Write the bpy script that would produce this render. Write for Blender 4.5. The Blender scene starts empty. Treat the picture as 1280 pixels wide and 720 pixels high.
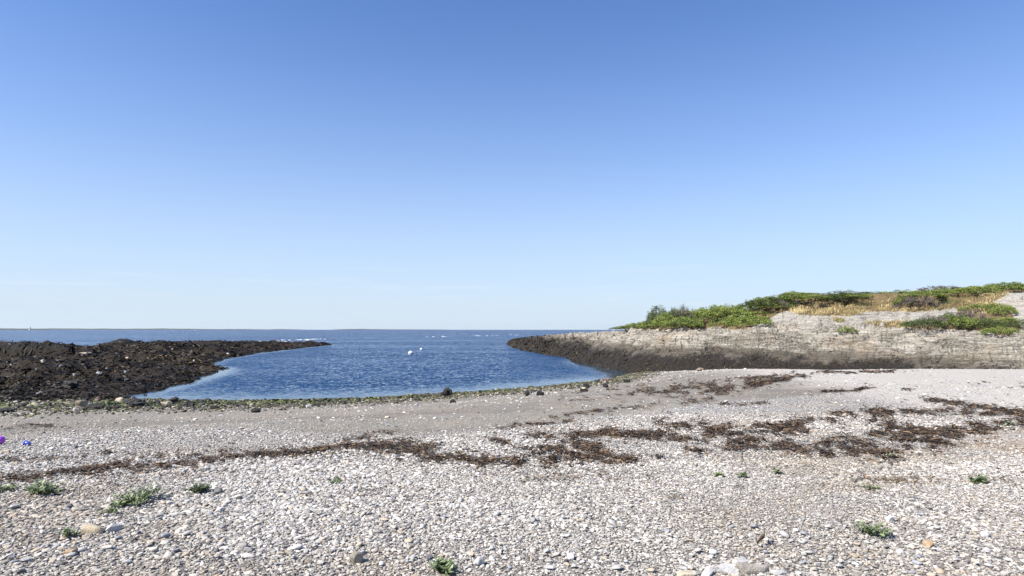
import bpy, bmesh, math
import numpy as np
from mathutils import Vector
R = math.radians
rng = np.random.default_rng(11)
SC = bpy.context.scene
COL = SC.collection

# ------------------------------------------------------------------ camera, world, sun, exposure
FPX, HX, HY, CZ = 782.0, 640.0, 412.0, 3.0           # focal length in photo pixels, principal column, horizon row, eye height
cam_d = bpy.data.cameras.new('camera'); cam = bpy.data.objects.new('camera', cam_d); COL.objects.link(cam)
cam.location = (0, 0, CZ); cam.rotation_euler = (R(90), 0, 0)
cam_d.sensor_width = 36; cam_d.lens = FPX / 1280 * 36; cam_d.shift_y = (HY - 360) / 1280
cam_d.clip_start = 0.1; cam_d.clip_end = 60000
SC.camera = cam
SUN_AZ, SUN_EL = R(-118), R(46)                        # azimuth from straight ahead, positive to the east
world = bpy.data.worlds.new('World'); SC.world = world; world.use_nodes = True
wn = world.node_tree
bg = wn.nodes['Background']
sky = wn.nodes.new('ShaderNodeTexSky'); sky.sky_type = 'NISHITA'; sky.sun_disc = False
sky.sun_elevation = SUN_EL; sky.sun_rotation = SUN_AZ
sky.altitude = 0; sky.air_density = 0.8; sky.dust_density = 0.35; sky.ozone_density = 11.0
# the same pale summer haze low over every horizon
wg = wn.nodes.new('ShaderNodeTexCoord'); wx = wn.nodes.new('ShaderNodeSeparateXYZ'); wr = wn.nodes.new('ShaderNodeValToRGB'); wm = wn.nodes.new('ShaderNodeMix'); wm.data_type = 'RGBA'
wn.links.new(wg.outputs['Generated'], wx.inputs[0]); wn.links.new(wx.outputs['Z'], wr.inputs['Fac']); wr.color_ramp.interpolation = 'B_SPLINE'
for p_, v_ in ((.14, .58), (.26, .25), (.42, .03)): wr.color_ramp.elements.new(p_).color = (v_, v_, v_, 1)
wr.color_ramp.elements[0].color = (1, 1, 1, 1); wr.color_ramp.elements[-1].color = (0, 0, 0, 1); wr.color_ramp.elements[-1].position = .62
wn.links.new(wr.outputs['Color'], wm.inputs[0]); wn.links.new(sky.outputs[0], wm.inputs[6]); wm.inputs[7].default_value = (3.65, 3.95, 4.2, 1)
# faint wisps of cloud low over the sea
wp = wn.nodes.new('ShaderNodeMapping'); wp.inputs['Scale'].default_value = (5, 5, 70); wc = wn.nodes.new('ShaderNodeTexNoise'); wc.inputs['Scale'].default_value = 1.6; wc.inputs['Detail'].default_value = 5
wb = wn.nodes.new('ShaderNodeMapRange'); wb.inputs['From Min'].default_value = .57; wb.inputs['From Max'].default_value = .80
we = wn.nodes.new('ShaderNodeValToRGB'); we.color_ramp.elements[0].position = .02; we.color_ramp.elements[1].position = .12
we.color_ramp.elements[0].color = we.color_ramp.elements[1].color = (0, 0, 0, 1); we.color_ramp.elements.new(.055).color = (.5, .5, .5, 1)
wk = wn.nodes.new('ShaderNodeMath'); wk.operation = 'MULTIPLY'; wm2 = wn.nodes.new('ShaderNodeMix'); wm2.data_type = 'RGBA'; wm2.inputs[7].default_value = (4.6, 4.75, 4.95, 1)
wn.links.new(wg.outputs['Generated'], wp.inputs[0]); wn.links.new(wp.outputs[0], wc.inputs['Vector']); wn.links.new(wc.outputs['Fac'], wb.inputs['Value']); wn.links.new(wx.outputs['Z'], we.inputs['Fac'])
wn.links.new(wb.outputs[0], wk.inputs[0]); wn.links.new(we.outputs['Color'], wk.inputs[1]); wn.links.new(wk.outputs[0], wm2.inputs[0]); wn.links.new(wm.outputs[2], wm2.inputs[6])
wt = wn.nodes.new('ShaderNodeMix'); wt.data_type = 'RGBA'; wt.blend_type = 'MULTIPLY'; wt.inputs[0].default_value = 1; wt.inputs[7].default_value = (.96, 1.03, 1.09, 1)
wn.links.new(wm2.outputs[2], wt.inputs[6]); wn.links.new(wt.outputs[2], bg.inputs['Color']); bg.inputs['Strength'].default_value = 0.106
sun_d = bpy.data.lights.new('sun', 'SUN'); sun_d.energy = 5.0; sun_d.angle = R(0.5); sun_d.color = (1, 0.93, 0.83)
sun = bpy.data.objects.new('sun', sun_d); COL.objects.link(sun)
sdir = Vector((math.sin(SUN_AZ) * math.cos(SUN_EL), math.cos(SUN_AZ) * math.cos(SUN_EL), math.sin(SUN_EL)))
sun.rotation_euler = sdir.to_track_quat('Z', 'Y').to_euler(); sun.location = (-40, 0, 60)
vs = SC.view_settings
vs.view_transform = 'Standard'; vs.look = 'None'; vs.gamma = 1; vs.use_curve_mapping = False; vs.exposure = 0.88
SC.render.engine = 'CYCLES'
SC.cycles.use_denoising = True; SC.cycles.max_bounces = 5; SC.cycles.diffuse_bounces = 2; SC.cycles.glossy_bounces = 2
SC.cycles.transmission_bounces = 2; SC.cycles.volume_bounces = 0; SC.cycles.sample_clamp_indirect = 4

# ------------------------------------------------------------------ helpers: noise, meshes, objects, materials
def _h(ix, iy, seed):
    n = (ix.astype(np.int64) * 374761393 + iy.astype(np.int64) * 668265263 + seed * 974711) & 0xFFFFFFFF
    n = ((n ^ (n >> 13)) * 1274126177) & 0xFFFFFFFF
    return ((n ^ (n >> 16)) & 0xFFFFFF) / float(0xFFFFFF)
def vnoise(x, y, seed=0):
    x = np.asarray(x, float); y = np.asarray(y, float)
    ix, iy = np.floor(x), np.floor(y); fx, fy = x - ix, y - iy
    u, v = fx * fx * (3 - 2 * fx), fy * fy * (3 - 2 * fy)
    a, b, c, d = _h(ix, iy, seed), _h(ix + 1, iy, seed), _h(ix, iy + 1, seed), _h(ix + 1, iy + 1, seed)
    return (a + (b - a) * u) * (1 - v) + (c + (d - c) * u) * v - 0.5
def fbm(x, y, octaves=4, seed=0, gain=0.5):
    s, a, f = 0, 1.0, 1.0
    for i in range(octaves):
        s = s + a * vnoise(x * f + 17.3 * i, y * f - 9.1 * i, seed + i); a *= gain; f *= 2.03
    return s
def sstep(a, b, x):
    t = np.clip((x - a) / (b - a), 0, 1); return t * t * (3 - 2 * t)
def mk_mesh(name, V, F, smooth=False, attrs=None):
    V = np.ascontiguousarray(V, np.float32); F = np.ascontiguousarray(F, np.int32)
    me = bpy.data.meshes.new(name); k = F.shape[1]
    me.vertices.add(len(V)); me.vertices.foreach_set('co', V.ravel())
    me.loops.add(F.size); me.loops.foreach_set('vertex_index', F.ravel())
    me.polygons.add(len(F)); me.polygons.foreach_set('loop_start', np.arange(0, F.size, k, dtype=np.int32))
    me.polygons.foreach_set('use_smooth', np.full(len(F), smooth))
    for an, av in (attrs or {}).items():
        me.attributes.new(an, 'FLOAT', 'POINT').data.foreach_set('value', np.ascontiguousarray(av, np.float32))
    me.update(calc_edges=True)
    return me
def link(name, me, mat=None, parent=None, loc=None, rot=None, scale=None):
    o = bpy.data.objects.new(name, me); COL.objects.link(o)
    if mat is not None and me is not None and not me.materials: me.materials.append(mat)
    if parent is not None: o.parent = parent
    if loc is not None: o.location = loc
    if rot is not None: o.rotation_euler = rot
    if scale is not None: o.scale = scale if hasattr(scale, '__len__') else (scale,) * 3
    return o
def tag(o, label, cat, group=None, kind=None):
    o['label'] = label; o['category'] = cat
    if group: o['group'] = group
    if kind: o['kind'] = kind
    return o
def bm_mesh(name, bm, smooth=False):
    me = bpy.data.meshes.new(name)
    for f in bm.faces: f.smooth = smooth
    bm.to_mesh(me); bm.free(); return me
def grid_mesh(name, xs, ys, Z, keep=None, attrs=None, smooth=True):
    X, Y = np.meshgrid(xs, ys); nx, ny = len(xs), len(ys)
    V = np.stack([X, Y, Z], -1).reshape(-1, 3)
    i = np.arange(ny - 1)[:, None] * nx + np.arange(nx - 1)[None]
    F = np.stack([i, i + 1, i + nx + 1, i + nx], -1).reshape(-1, 4)
    at = {k: v.ravel() for k, v in (attrs or {}).items()}
    if keep is not None:
        F = F[keep.ravel()[F].any(1)]
        u, inv = np.unique(F, return_inverse=True)
        V = V[u]; F = inv.reshape(-1, 4); at = {k: v[u] for k, v in at.items()}
    return mk_mesh(name, V, F, smooth, at)
class Field:                                           # bilinear sampler of a grid
    def __init__(s, xs, ys, Z): s.xs, s.ys, s.Z = xs, ys, Z
    def __call__(s, x, y):
        x = np.clip(x, s.xs[0], s.xs[-1] - 1e-6); y = np.clip(y, s.ys[0], s.ys[-1] - 1e-6)
        i = np.clip(np.searchsorted(s.xs, x, 'right') - 1, 0, len(s.xs) - 2); j = np.clip(np.searchsorted(s.ys, y, 'right') - 1, 0, len(s.ys) - 2)
        u = (x - s.xs[i]) / (s.xs[i + 1] - s.xs[i]); v = (y - s.ys[j]) / (s.ys[j + 1] - s.ys[j]); Z = s.Z
        return (Z[j, i] * (1 - u) + Z[j, i + 1] * u) * (1 - v) + (Z[j + 1, i] * (1 - u) + Z[j + 1, i + 1] * u) * v
def poly_sd(x, y, P):                                  # signed distance to a polygon, positive inside
    x = np.asarray(x, float); y = np.asarray(y, float)
    d2 = np.full(x.shape, 1e18); ins = np.zeros(x.shape, bool)
    for (ax, ay), (bx, by) in zip(P, P[1:] + P[:1]):
        ex, ey = bx - ax, by - ay; wx, wy = x - ax, y - ay
        t = np.clip((wx * ex + wy * ey) / (ex * ex + ey * ey), 0, 1)
        d2 = np.minimum(d2, (wx - ex * t) ** 2 + (wy - ey * t) ** 2)
        if by != ay: ins ^= ((ay > y) != (by > y)) & (x < ex * (y - ay) / ey + ax)
    return np.where(ins, 1, -1) * np.sqrt(d2)
def project(x, y, z): return HX + FPX * x / y, HY + FPX * (CZ - z) / y
def ribbons(pos, d, side, L, W, bend, seg=2):          # strips that start at pos, run along d and bend along z
    n = len(pos); t = np.linspace(0, 1, seg + 1)
    c = pos[:, None] + d[:, None] * (L[:, None] * t)[..., None]
    c[..., 2] += bend[:, None] * L[:, None] * (t * (1 - t) * 2.5)
    w = side[:, None] * (W[:, None] * (1.0 - 0.75 * t ** 2) / 2)[..., None]
    V = np.stack([c - w, c + w], 2).reshape(-1, 3)
    b = (np.arange(n) * (seg + 1) * 2)[:, None] + (np.arange(seg) * 2)[None]
    F = np.stack([b, b + 1, b + 3, b + 2], -1).reshape(-1, 4)
    return V, F
class NT:
    def __init__(s, name):
        s.m = bpy.data.materials.new(name); s.m.use_nodes = True; s.t = s.m.node_tree
        s.b = s.t.nodes['Principled BSDF']; s.b.inputs['Roughness'].default_value = 0.8
    def n(s, typ, props=None, **ins):
        nd = s.t.nodes.new('ShaderNode' + typ)
        for k, v in (props or {}).items(): setattr(nd, k, v)
        for k, v in ins.items():
            key = int(k[1:]) if k[0] == 'i' and k[1:].isdigit() else k.replace('_', ' ')
            s.put(nd.inputs[key], v)
        return nd
    def put(s, sock, v):
        if isinstance(v, bpy.types.NodeSocket): s.t.links.new(v, sock)
        else: sock.default_value = v
    def pos(s): return s.n('NewGeometry').outputs['Position']
    def noise(s, scale, detail=3, rough=0.55, vec=None, dist=0.0):
        return s.n('TexNoise', Vector=vec if vec is not None else s.pos(), Scale=scale, Detail=detail, Roughness=rough, Distortion=dist).outputs['Fac']
    def vor(s, scale, vec=None, feature='F1'):
        return s.n('TexVoronoi', {'feature': feature}, Vector=vec if vec is not None else s.pos(), Scale=scale)
    def ramp(s, fac, stops, interp='LINEAR'):
        nd = s.n('ValToRGB', Fac=fac); cr = nd.color_ramp; cr.interpolation = interp
        while len(cr.elements) < len(stops): cr.elements.new(0.5)
        for e, (p, c) in zip(cr.elements, stops): e.position = p; e.color = tuple(c) + (1,) if len(c) == 3 else c
        return nd.outputs['Color']
    def band(s, fac, a, b): return s.n('MapRange', {'interpolation_type': 'SMOOTHSTEP'}, Value=fac, From_Min=a, From_Max=b).outputs[0]
    def mix(s, f, a, b, mode='MIX'):
        nd = s.n('Mix', {'data_type': 'RGBA', 'blend_type': mode}); s.put(nd.inputs[0], f)
        for i, v in ((6, a), (7, b)): s.put(nd.inputs[i], v if isinstance(v, bpy.types.NodeSocket) else tuple(v) + (1,))
        return nd.outputs[2]
    def math(s, op, a, b=0.0, c=0.0): return s.n('Math', {'operation': op}, i0=a, i1=b, i2=c).outputs[0]
    def attr(s, name): return s.n('Attribute', {'attribute_name': name}).outputs['Fac']
    def bump(s, h, strength=0.5, dist=0.05, normal=None):
        nd = s.n('Bump', Height=h, Strength=strength, Distance=dist)
        if normal is not None: s.put(nd.inputs['Normal'], normal)
        return nd.outputs[0]
    def stretch(s, sx, sy, sz, rz=0.0):
        mp = s.n('Mapping', {'vector_type': 'TEXTURE'}, Vector=s.pos()); mp.inputs['Scale'].default_value = (1 / sx, 1 / sy, 1 / sz); mp.inputs['Rotation'].default_value = (0, 0, rz)
        return mp.outputs[0]
    def done(s, color=None, rough=None, normal=None, **kw):
        if color is not None: s.put(s.b.inputs['Base Color'], color if isinstance(color, bpy.types.NodeSocket) else tuple(color) + (1,))
        if rough is not None: s.put(s.b.inputs['Roughness'], rough)
        if normal is not None: s.put(s.b.inputs['Normal'], normal)
        for k, v in kw.items(): s.put(s.b.inputs[k.replace('_', ' ')], v)
        return s.m

# ------------------------------------------------------------------ the lie of the land (sea level is z = 0)
WLX = [-400, -60, -16.4, -11.6, -7, -3, -0.8, 2.6, 5.7, 7.6, 9.2, 11, 20, 28, 60, 400]
WLY = [20, 24, 26.4, 26.5, 27.2, 29.2, 30.8, 33.9, 37.1, 41.5, 44, 44.5, 44.0, 42.5, 40, 30]
_s = np.arange(-300, 300, 0.25)
_z = np.interp(_s, [-300, -60, -20, -5, 0, 1, 6, 12.6, 17, 19, 26, 60, 300], [-7, -3, -1.7, -.42, 0, .09, .45, .93, 1.28, 1.38, 1.45, 1.7, 4])
_k = np.exp(-np.linspace(-2, 2, 9) ** 2); _k /= _k.sum()
_zs = np.convolve(np.pad(_z, 4, 'edge'), _k, 'valid')
def shore_s(x, y): return np.interp(x, WLX, WLY) - y
def beach_base(x, y): return np.interp(shore_s(x, y), _s, _zs)
def beach_z(x, y):
    s = shore_s(x, y) + 1.2 * vnoise(x * .16, y * .16, 5) * sstep(1.5, 5, np.abs(shore_s(x, y)))
    return np.interp(s, _s, _zs) + .05 * fbm(x * .5, y * .5, 3, 8) + .012 * fbm(x * 2.2, y * 2.2, 2, 3)
def on_beach(px, py):                                  # where the sight line of a photo pixel meets the beach
    px = np.atleast_1d(np.asarray(px, float)); py = np.atleast_1d(np.asarray(py, float))
    Y = np.concatenate([np.arange(2.2, 14, .04), np.arange(14, 60, .15)])
    out = np.zeros((len(px), 3))
    for a in range(0, len(px), 4000):
        k = (px[a:a + 4000, None] - HX) / FPX
        z = beach_base(k * Y[None], np.broadcast_to(Y[None], (len(k), len(Y))))
        z = np.maximum(z, 0)
        row = HY + FPX * (CZ - z) / Y[None]
        j = np.argmax(row <= py[a:a + 4000, None], 1)
        y = Y[j]; x = k[:, 0] * y
        out[a:a + 4000] = np.stack([x, y, beach_z(x, y)], -1)
    return out
def on_field(px, py, fld, y0, y1):
    Y = np.arange(y0, y1, .08); k = (px - HX) / FPX
    row = HY + FPX * (CZ - fld(k * Y, Y)) / Y
    j = int(np.argmax(row <= py)) if (row <= py).any() else int(np.argmin(row))
    return np.array([k * Y[j], Y[j], float(fld(np.array([k * Y[j]]), np.array([Y[j]]))[0])])

REEF = [(-16.2, 25.2), (-16.9, 30), (-18.2, 35.5), (-20.3, 43.4), (-22.3, 48.9), (-25.5, 52), (-29.5, 65), (-32.5, 84), (-34.5, 112), (-35.5, 124),
        (-41, 134), (-60, 122), (-68, 102), (-60, 82), (-66, 68), (-140, 62), (-140, 18), (-40, 21.5), (-28, 23.8), (-20, 24.4)]
HEAD = [(-1, 131), (1.2, 90), (5.0, 69), (6.6, 53), (7.6, 43.8), (10, 41.2), (16.4, 35), (23.6, 28.3), (31.6, 23), (44.6, 14.5), (75, 2), (120, -10), (150, 100), (80, 155), (12, 155)]
def blocks(a, b, seed, amp):                          # joint-bounded slabs: every cell of a jittered net stands at its own height
    ia, ib = np.floor(a), np.floor(b); best = np.full(a.shape, 9.); hv = np.zeros_like(a)
    for da in (-1, 0, 1):
        for db in (-1, 0, 1):
            ca, cb = ia + da, ib + db
            d = np.maximum(np.abs(a - ca - .2 - .6 * _h(ca, cb, seed)), np.abs(b - cb - .2 - .6 * _h(ca, cb, seed + 1)))
            q = d < best; best = np.where(q, d, best); hv = np.where(q, _h(ca, cb, seed + 2), hv)
    return (hv - .5) * 2 * amp
def graded(a, b, marks):                               # grid lines from a to b, spacing interpolated from (position, step) marks
    out = [a]
    while out[-1] < b: out.append(out[-1] + np.interp(out[-1], [m[0] for m in marks], [m[1] for m in marks]))
    return np.array(out)

# ------------------------------------------------------------------ beach
m = NT('beach_gravel')
P = m.pos()
v1 = m.vor(34); v2 = m.vor(75)
stone = m.ramp(v1.outputs['Color'], [(0, (.14, .135, .125)), (.35, (.36, .345, .32)), (.7, (.52, .50, .465)), (1, (.68, .655, .61))])
stone = m.mix(m.band(v1.outputs['Distance'], .35, .62), stone, (.10, .095, .09))
fine = m.ramp(m.math('ADD', m.math('MULTIPLY', m.noise(70, 3, .7), .5), m.math('MULTIPLY', m.noise(17, 4, .75), .5)), [(.30, (.045, .041, .034)), (.44, (.135, .125, .105)), (.56, (.225, .209, .177)), (.70, (.44, .41, .36))])
fine = m.mix(m.math('MULTIPLY', m.band(m.noise(.5, 4, .65, m.stretch(.35, 1, 1, R(8))), .45, .66), .6), fine, m.mix(1.0, fine, (.5, .48, .46), 'MULTIPLY'))
fine = m.mix(m.math('MULTIPLY', m.band(v2.outputs['Color'], .83, .88), .75), fine, (.55, .53, .5))
col = m.mix(m.band(m.math('ADD', m.attr('coarse'), m.math('MULTIPLY_ADD', m.noise(1.6, 4, .65), .9, -.45)), .35, .65), fine, stone)
pl = m.band(m.math('ADD', m.attr('pale'), m.math('MULTIPLY_ADD', m.noise(.35, 4, .65, m.stretch(.4, 1, 1, R(8))), 1.0, -.5)), .3, .75)
col = m.mix(m.math('MULTIPLY', pl, .8), col, m.ramp(m.noise(28, 4, .75), [(.3, (.16, .15, .135)), (.5, (.42, .40, .365)), (.7, (.66, .635, .59))]))
tanm = m.math('MULTIPLY', m.attr('tan'), m.band(m.noise(1.2, 4, .65), .4, .65))
col = m.mix(m.math('MULTIPLY', tanm, .6), col, (.36, .27, .18))
alg = m.band(m.math('ADD', m.attr('algae'), m.math('MULTIPLY_ADD', m.noise(2.6, 5, .7), 1.5, -.75)), .42, .62)
col = m.mix(alg, col, m.ramp(m.noise(7, 3, .6), [(.3, (.022, .022, .008)), (.5, (.05, .075, .012)), (.75, (.11, .15, .022))]))
wet = m.band(m.math('ADD', m.attr('wet'), m.math('MULTIPLY_ADD', m.noise(.9, 3), .6, -.3)), .3, .7)
col = m.mix(wet, col, m.mix(1.0, col, (.42, .40, .38), 'MULTIPLY'))
hgt = m.math('ADD', m.math('MULTIPLY', v1.outputs['Distance'], -.6), m.math('MULTIPLY', m.noise(45, 3, .7), .5))
beach_mat = m.done(col, m.n('MapRange', Value=wet, To_Min=.9, To_Max=.45).outputs[0], m.bump(hgt, .7, .03))
xs = graded(-400, 400, [(-400, 40), (-60, 3), (-20, .3), (-9, .14), (9, .14), (20, .3), (60, 3), (400, 40)])
ys = graded(-200, 200, [(-200, 30), (-10, 3), (1, .15), (9, .1), (16, .16), (28, .14), (45, .3), (80, 5), (200, 30)])
X, Y = np.meshgrid(xs, ys); Zb = beach_z(X, Y)
S = shore_s(X, Y) + 2.2 * fbm(X * .12, Y * .3, 3, 21)
# shingle ends at the toe of the berm; the strip by the water is cobbly and weedy
px_, py_ = HX + FPX * X / np.maximum(Y, .5), HY + FPX * (CZ - Zb) / np.maximum(Y, .5)
berm = np.interp(X / np.maximum(Y, 1), [-1, -.82, -.6, -.25, 0, .2, .4, .6, 1.2], [9.3, 9.5, 10.0, 10.2, 10.8, 12.2, 14, 16.5, 19])
coarse = 1 - sstep(-1.6, 1.6, Y - berm - 1.5 * fbm(X * .25, Y * .25, 3, 31))
coarse = np.maximum(coarse, .62 * (sstep(-.5, .6, S) * (1 - sstep(4.5, 8.5, S))) * (1 - sstep(8, 11, X)))
gx = np.interp(X, [-30, -18, -8, -2, 3, 8, 12, 16], [1.0, .95, .62, .5, .62, .5, .42, 0])
algae = gx * sstep(-.2, .6, S) * (1 - sstep(3.0, 7.5, S) * .9 - .1 * (S > 9))
wetm = 1 - sstep(.05, .55, shore_s(X, Y)) * 1.0
wetm = np.maximum(wetm, .55 * sstep(9, 16, X) * sstep(-1.5, -.4, -poly_sd(X, Y, HEAD) - 2.4) * 0)
tan = sstep(2, 6, X) * (1 - sstep(9, 12, Y)) + .25
FB = Field(xs, ys, Zb)
beach = link('beach', grid_mesh('beach', xs, ys, Zb, None, dict(coarse=coarse, algae=algae, wet=wetm, tan=tan, pale=sstep(4, 12, X) * (1 - .8 * sstep(-5.5, -2.5, poly_sd(X, Y, HEAD)) * sstep(19, 24, X)) * sstep(9, 12, Y))), beach_mat)
beach['kind'] = 'structure'; beach['label'] = 'grey shingle and gravel beach sloping down to the cove'

# ------------------------------------------------------------------ sea
xs = graded(-12000, 12000, [(-12000, 2500), (-600, 80), (-60, 1.2), (-25, .6), (12, .6), (60, 4), (600, 80), (12000, 2500)])
ys = graded(18, 14000, [(18, .5), (60, .8), (140, 4), (600, 60), (14000, 2500)])
X, Y = np.meshgrid(xs, ys)
dsh = np.minimum(np.minimum(np.abs(poly_sd(X, Y, REEF)) * 4.5 + 2 * sstep(45, 60, Y), np.abs(poly_sd(X, Y, HEAD)) * 2.2 + .6 + 6 * sstep(55, 70, Y)), np.abs(Y - np.interp(X, WLX, WLY)))
calm = 1 - sstep(.8, 7.5, dsh + 3.0 * vnoise(X * .08, Y * .2, 77))
m = NT('sea_water')
def slopes(scale, detail, sx):                          # two independent slopes from a noise texture
    nz = m.n('TexNoise', Vector=m.stretch(sx, 1, 1, R(10)), Scale=scale, Detail=detail, Roughness=.6).outputs['Color']
    return m.n('VectorMath', {'operation': 'SUBTRACT'}, i0=nz, i1=(.5, .5, .5)).outputs[0]
def scaled(v, k): 
    nd = m.n('VectorMath', {'operation': 'SCALE'}, i0=v); m.put(nd.inputs['Scale'], k); return nd.outputs[0]
def added(a, b): return m.n('VectorMath', {'operation': 'ADD'}, i0=a, i1=b).outputs[0]
gust = m.band(m.noise(.05, 3, .6, m.stretch(.3, 1, 1)), .33, .66)
amp = m.math('MULTIPLY', m.math('MULTIPLY_ADD', gust, .5, .6), m.math('MULTIPLY_ADD', m.attr('calm'), -.9, 1.0))
sl = added(added(scaled(slopes(9, 2, 1.0), .8), scaled(slopes(3.6, 2, 1.0), .75)), scaled(slopes(.9, 1, .8), .22))
sl = added(sl, (0, -.14, 0))
sl = scaled(sl, amp)
sl = m.n('VectorMath', {'operation': 'MULTIPLY'}, i0=sl, i1=(1, 1.5, 0)).outputs[0]
nrm = m.n('VectorMath', {'operation': 'NORMALIZE'}, i0=added(sl, (0, 0, 1))).outputs[0]
deep = m.mix(m.attr('calm'), (.010, .034, .085), (.030, .055, .080))
sea_mat = m.done(deep, .05, nrm, IOR=1.333)
sea = link('sea', grid_mesh('sea', xs, ys, np.zeros_like(X), None, dict(calm=calm)), sea_mat)
sea['kind'] = 'structure'; sea['label'] = 'rippled blue sea filling the cove out to the horizon'

# ------------------------------------------------------------------ reef (weed-covered ledge in the cove's west)
xs = graded(-88, -13, [(-88, .5), (-50, .28), (-30, .16), (-13, .16)])
ys = graded(20, 147, [(20, .14), (50, .22), (90, .5), (147, .9)])
X, Y = np.meshgrid(xs, ys)
t = poly_sd(X, Y, REEF) + .9 * fbm(X * .35, Y * .35, 4, 41) + .5 * vnoise(X * 1.1, Y * 1.1, 47)
Zr = np.interp(t, [-4, 0, .7, 3, 10, 25, 60], [-1.2, -.06, .14, .34, .55, .75, .9])
near_b = 1 - sstep(25, 30, Y)
ridge_y = np.interp(X, [-88, -42, -33], [44, 50, 54])
rid = np.exp(-((Y - ridge_y - 1.5 * vnoise(X * .2, Y * 0, 3)) / 2.6) ** 2) * np.interp(X, [-88, -60, -42, -36, -31], [2.9, 2.2, 1.6, .8, 0])
front = sstep(-1.9, -1.2, Y - ridge_y + 1.0 * fbm(X * .3, Y * .3, 3, 43))
rid = rid * (.1 + .9 * front)
rug = .9 * fbm(X * .22, Y * .3, 3, 50) + .34 * np.abs(fbm(X * .9, Y * .9, 4, 55)) + .16 * fbm(X * 2.4, Y * 2.4, 3, 58)
Zr = Zr * (1 - .45 * sstep(80, 125, Y))
sky_l = 1.0 * np.maximum(0, fbm(X * .12, Y * .10, 3, 150) + .08) * sstep(40, 60, Y) * (1 - .7 * sstep(85, 110, Y)) * sstep(1, 8, t)
sky_l = sky_l + .30 * blocks(X / 4.0 + .4 * fbm(X * .3, Y * .3, 2, 152), Y / 3.0, 153, 1.0).clip(0) * sstep(2, 7, t) * (1 - .6 * sstep(80, 110, Y))
Zr = Zr + rid + sky_l + rug * sstep(-.3, 3.5, t) * (.45 + .55 * (1 - near_b)) + .06 * fbm(X * 5, Y * 5, 2, 60) * sstep(-.3, .5, t)
FR = Field(xs, ys, Zr)
m = NT('weedy_ledge')
n1 = m.noise(2.2, 5, .7); n2 = m.noise(9, 4, .7); n3 = m.noise(.35, 4, .6)
weed = m.ramp(n2, [(.28, (.004, .0033, .0022)), (.5, (.016, .011, .006)), (.68, (.042, .027, .011)), (.85, (.09, .06, .024))])
weed = m.mix(m.math('MULTIPLY', m.band(n3, .45, .62), .55), weed, m.ramp(n2, [(.3, (.010, .007, .003)), (.6, (.045, .028, .010)), (.8, (.09, .062, .022))]))
z = m.n('SeparateXYZ', Vector=m.pos()).outputs['Z']
bare = m.math('MULTIPLY', m.band(z, 1.05, 1.7), m.band(n1, .3, .55))
rockc = m.ramp(n1, [(.3, (.008, .008, .0085)), (.6, (.02, .0195, .019)), (.8, (.05, .047, .044))])
col = m.mix(bare, weed, rockc)
col = m.mix(m.math('MULTIPLY', m.band(m.noise(5, 3, .6), .76, .80), .5), col, (.26, .23, .18))
reef_mat = m.done(col, m.n('MapRange', Value=n2, To_Min=.5, To_Max=.85).outputs[0], m.bump(m.math('ADD', n2, m.noise(30, 3, .7)), .9, .08), Specular_IOR_Level=.25)
reef = link('reef', grid_mesh('reef', xs, ys, Zr, t > -2, None), reef_mat)
reef['kind'] = 'structure'; reef['label'] = 'low dark ledge covered in brown rockweed beside the cove'

def added_w(m, a, b, k):
    nd = m.n('VectorMath', {'operation': 'SCALE'}, i0=b); nd.inputs['Scale'].default_value = k
    return m.n('VectorMath', {'operation': 'ADD'}, i0=a, i1=nd.outputs[0]).outputs[0]
# ------------------------------------------------------------------ headland (pale layered rock, weed at its foot)
xs = graded(-5, 100, [(-5, .14), (34, .14), (60, .4), (100, 1.5)])
ys = graded(10, 156, [(10, .25), (24, .14), (52, .14), (70, .25), (90, .4), (156, .8)])
X, Y = np.meshgrid(xs, ys)
t0 = poly_sd(X, Y, HEAD)
t = t0 + .9 * fbm(X * .16, Y * .16, 3, 71) + .55 * fbm(X * .7, Y * .7, 4, 75) * sstep(-1, 2, t0)
Zh = np.interp(t, [-4, -.2, .7, 1.5, 3, 6, 10, 15, 22, 32, 45, 80], [-3, -.1, .95, 1.5, 2.05, 2.65, 3.35, 4.3, 5.5, 6.6, 7.1, 7.4])
kx = np.interp(X, [8, 14, 30], [.15, .3, 1]); ky = sstep(48, 66, Y)
Zh = np.where(Zh > 2.75, 2.75 + (Zh - 2.75) * (1 - (1 - kx) * ky), Zh)
u = t + .9 * fbm(X * .09, Y * .09, 3, 81) + .12 * X * .3
def saw(a):
    f = a - np.floor(a); return np.where(f < .85, f / .85, (1 - f) / .15) - .5
rk = sstep(.9, 2.6, t)
led = .42 * saw(u / 2.6 + vnoise(X * .2, Y * .2, 83)) + .22 * saw(u / .95 + 1.6 * vnoise(X * .3, Y * .3, 85)) + .10 * saw(u / .41 + vnoise(X * .8, Y * .8, 87) * 2)
joint = np.minimum(np.abs(fbm(X * .22, Y * .22, 3, 91)) / .02, np.abs(fbm(X * .6 + 5, Y * .6, 3, 95)) / .04)
Zh = Zh + rk * led * (.55 + .9 * sstep(-.2, .25, fbm(X * .25, Y * .25, 2, 97))) * (1 + .5 * (1 - sstep(3, 7, t))) * (1 - .75 * sstep(7, 13, t)) - rk * .32 * np.exp(-joint ** 2) + rk * (.26 * (1 - .6 * sstep(7, 11, t)) * fbm(X * .45, Y * .45, 4, 99) + .14 * (1 - .85 * sstep(7, 11, t)) * fbm(X * 1.9, Y * 1.9, 3, 96) + .5 * vnoise(X * .13, Y * .13, 98)) + (1 - rk) * .24 * fbm(X * 1.3, Y * 1.3, 4, 101)
AL, PE = X * .76 - Y * .65 + .5 * fbm(X * .4, Y * .4, 3, 140), X * .65 + Y * .76 + .35 * fbm(X * .5, Y * .5, 3, 141)
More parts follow.
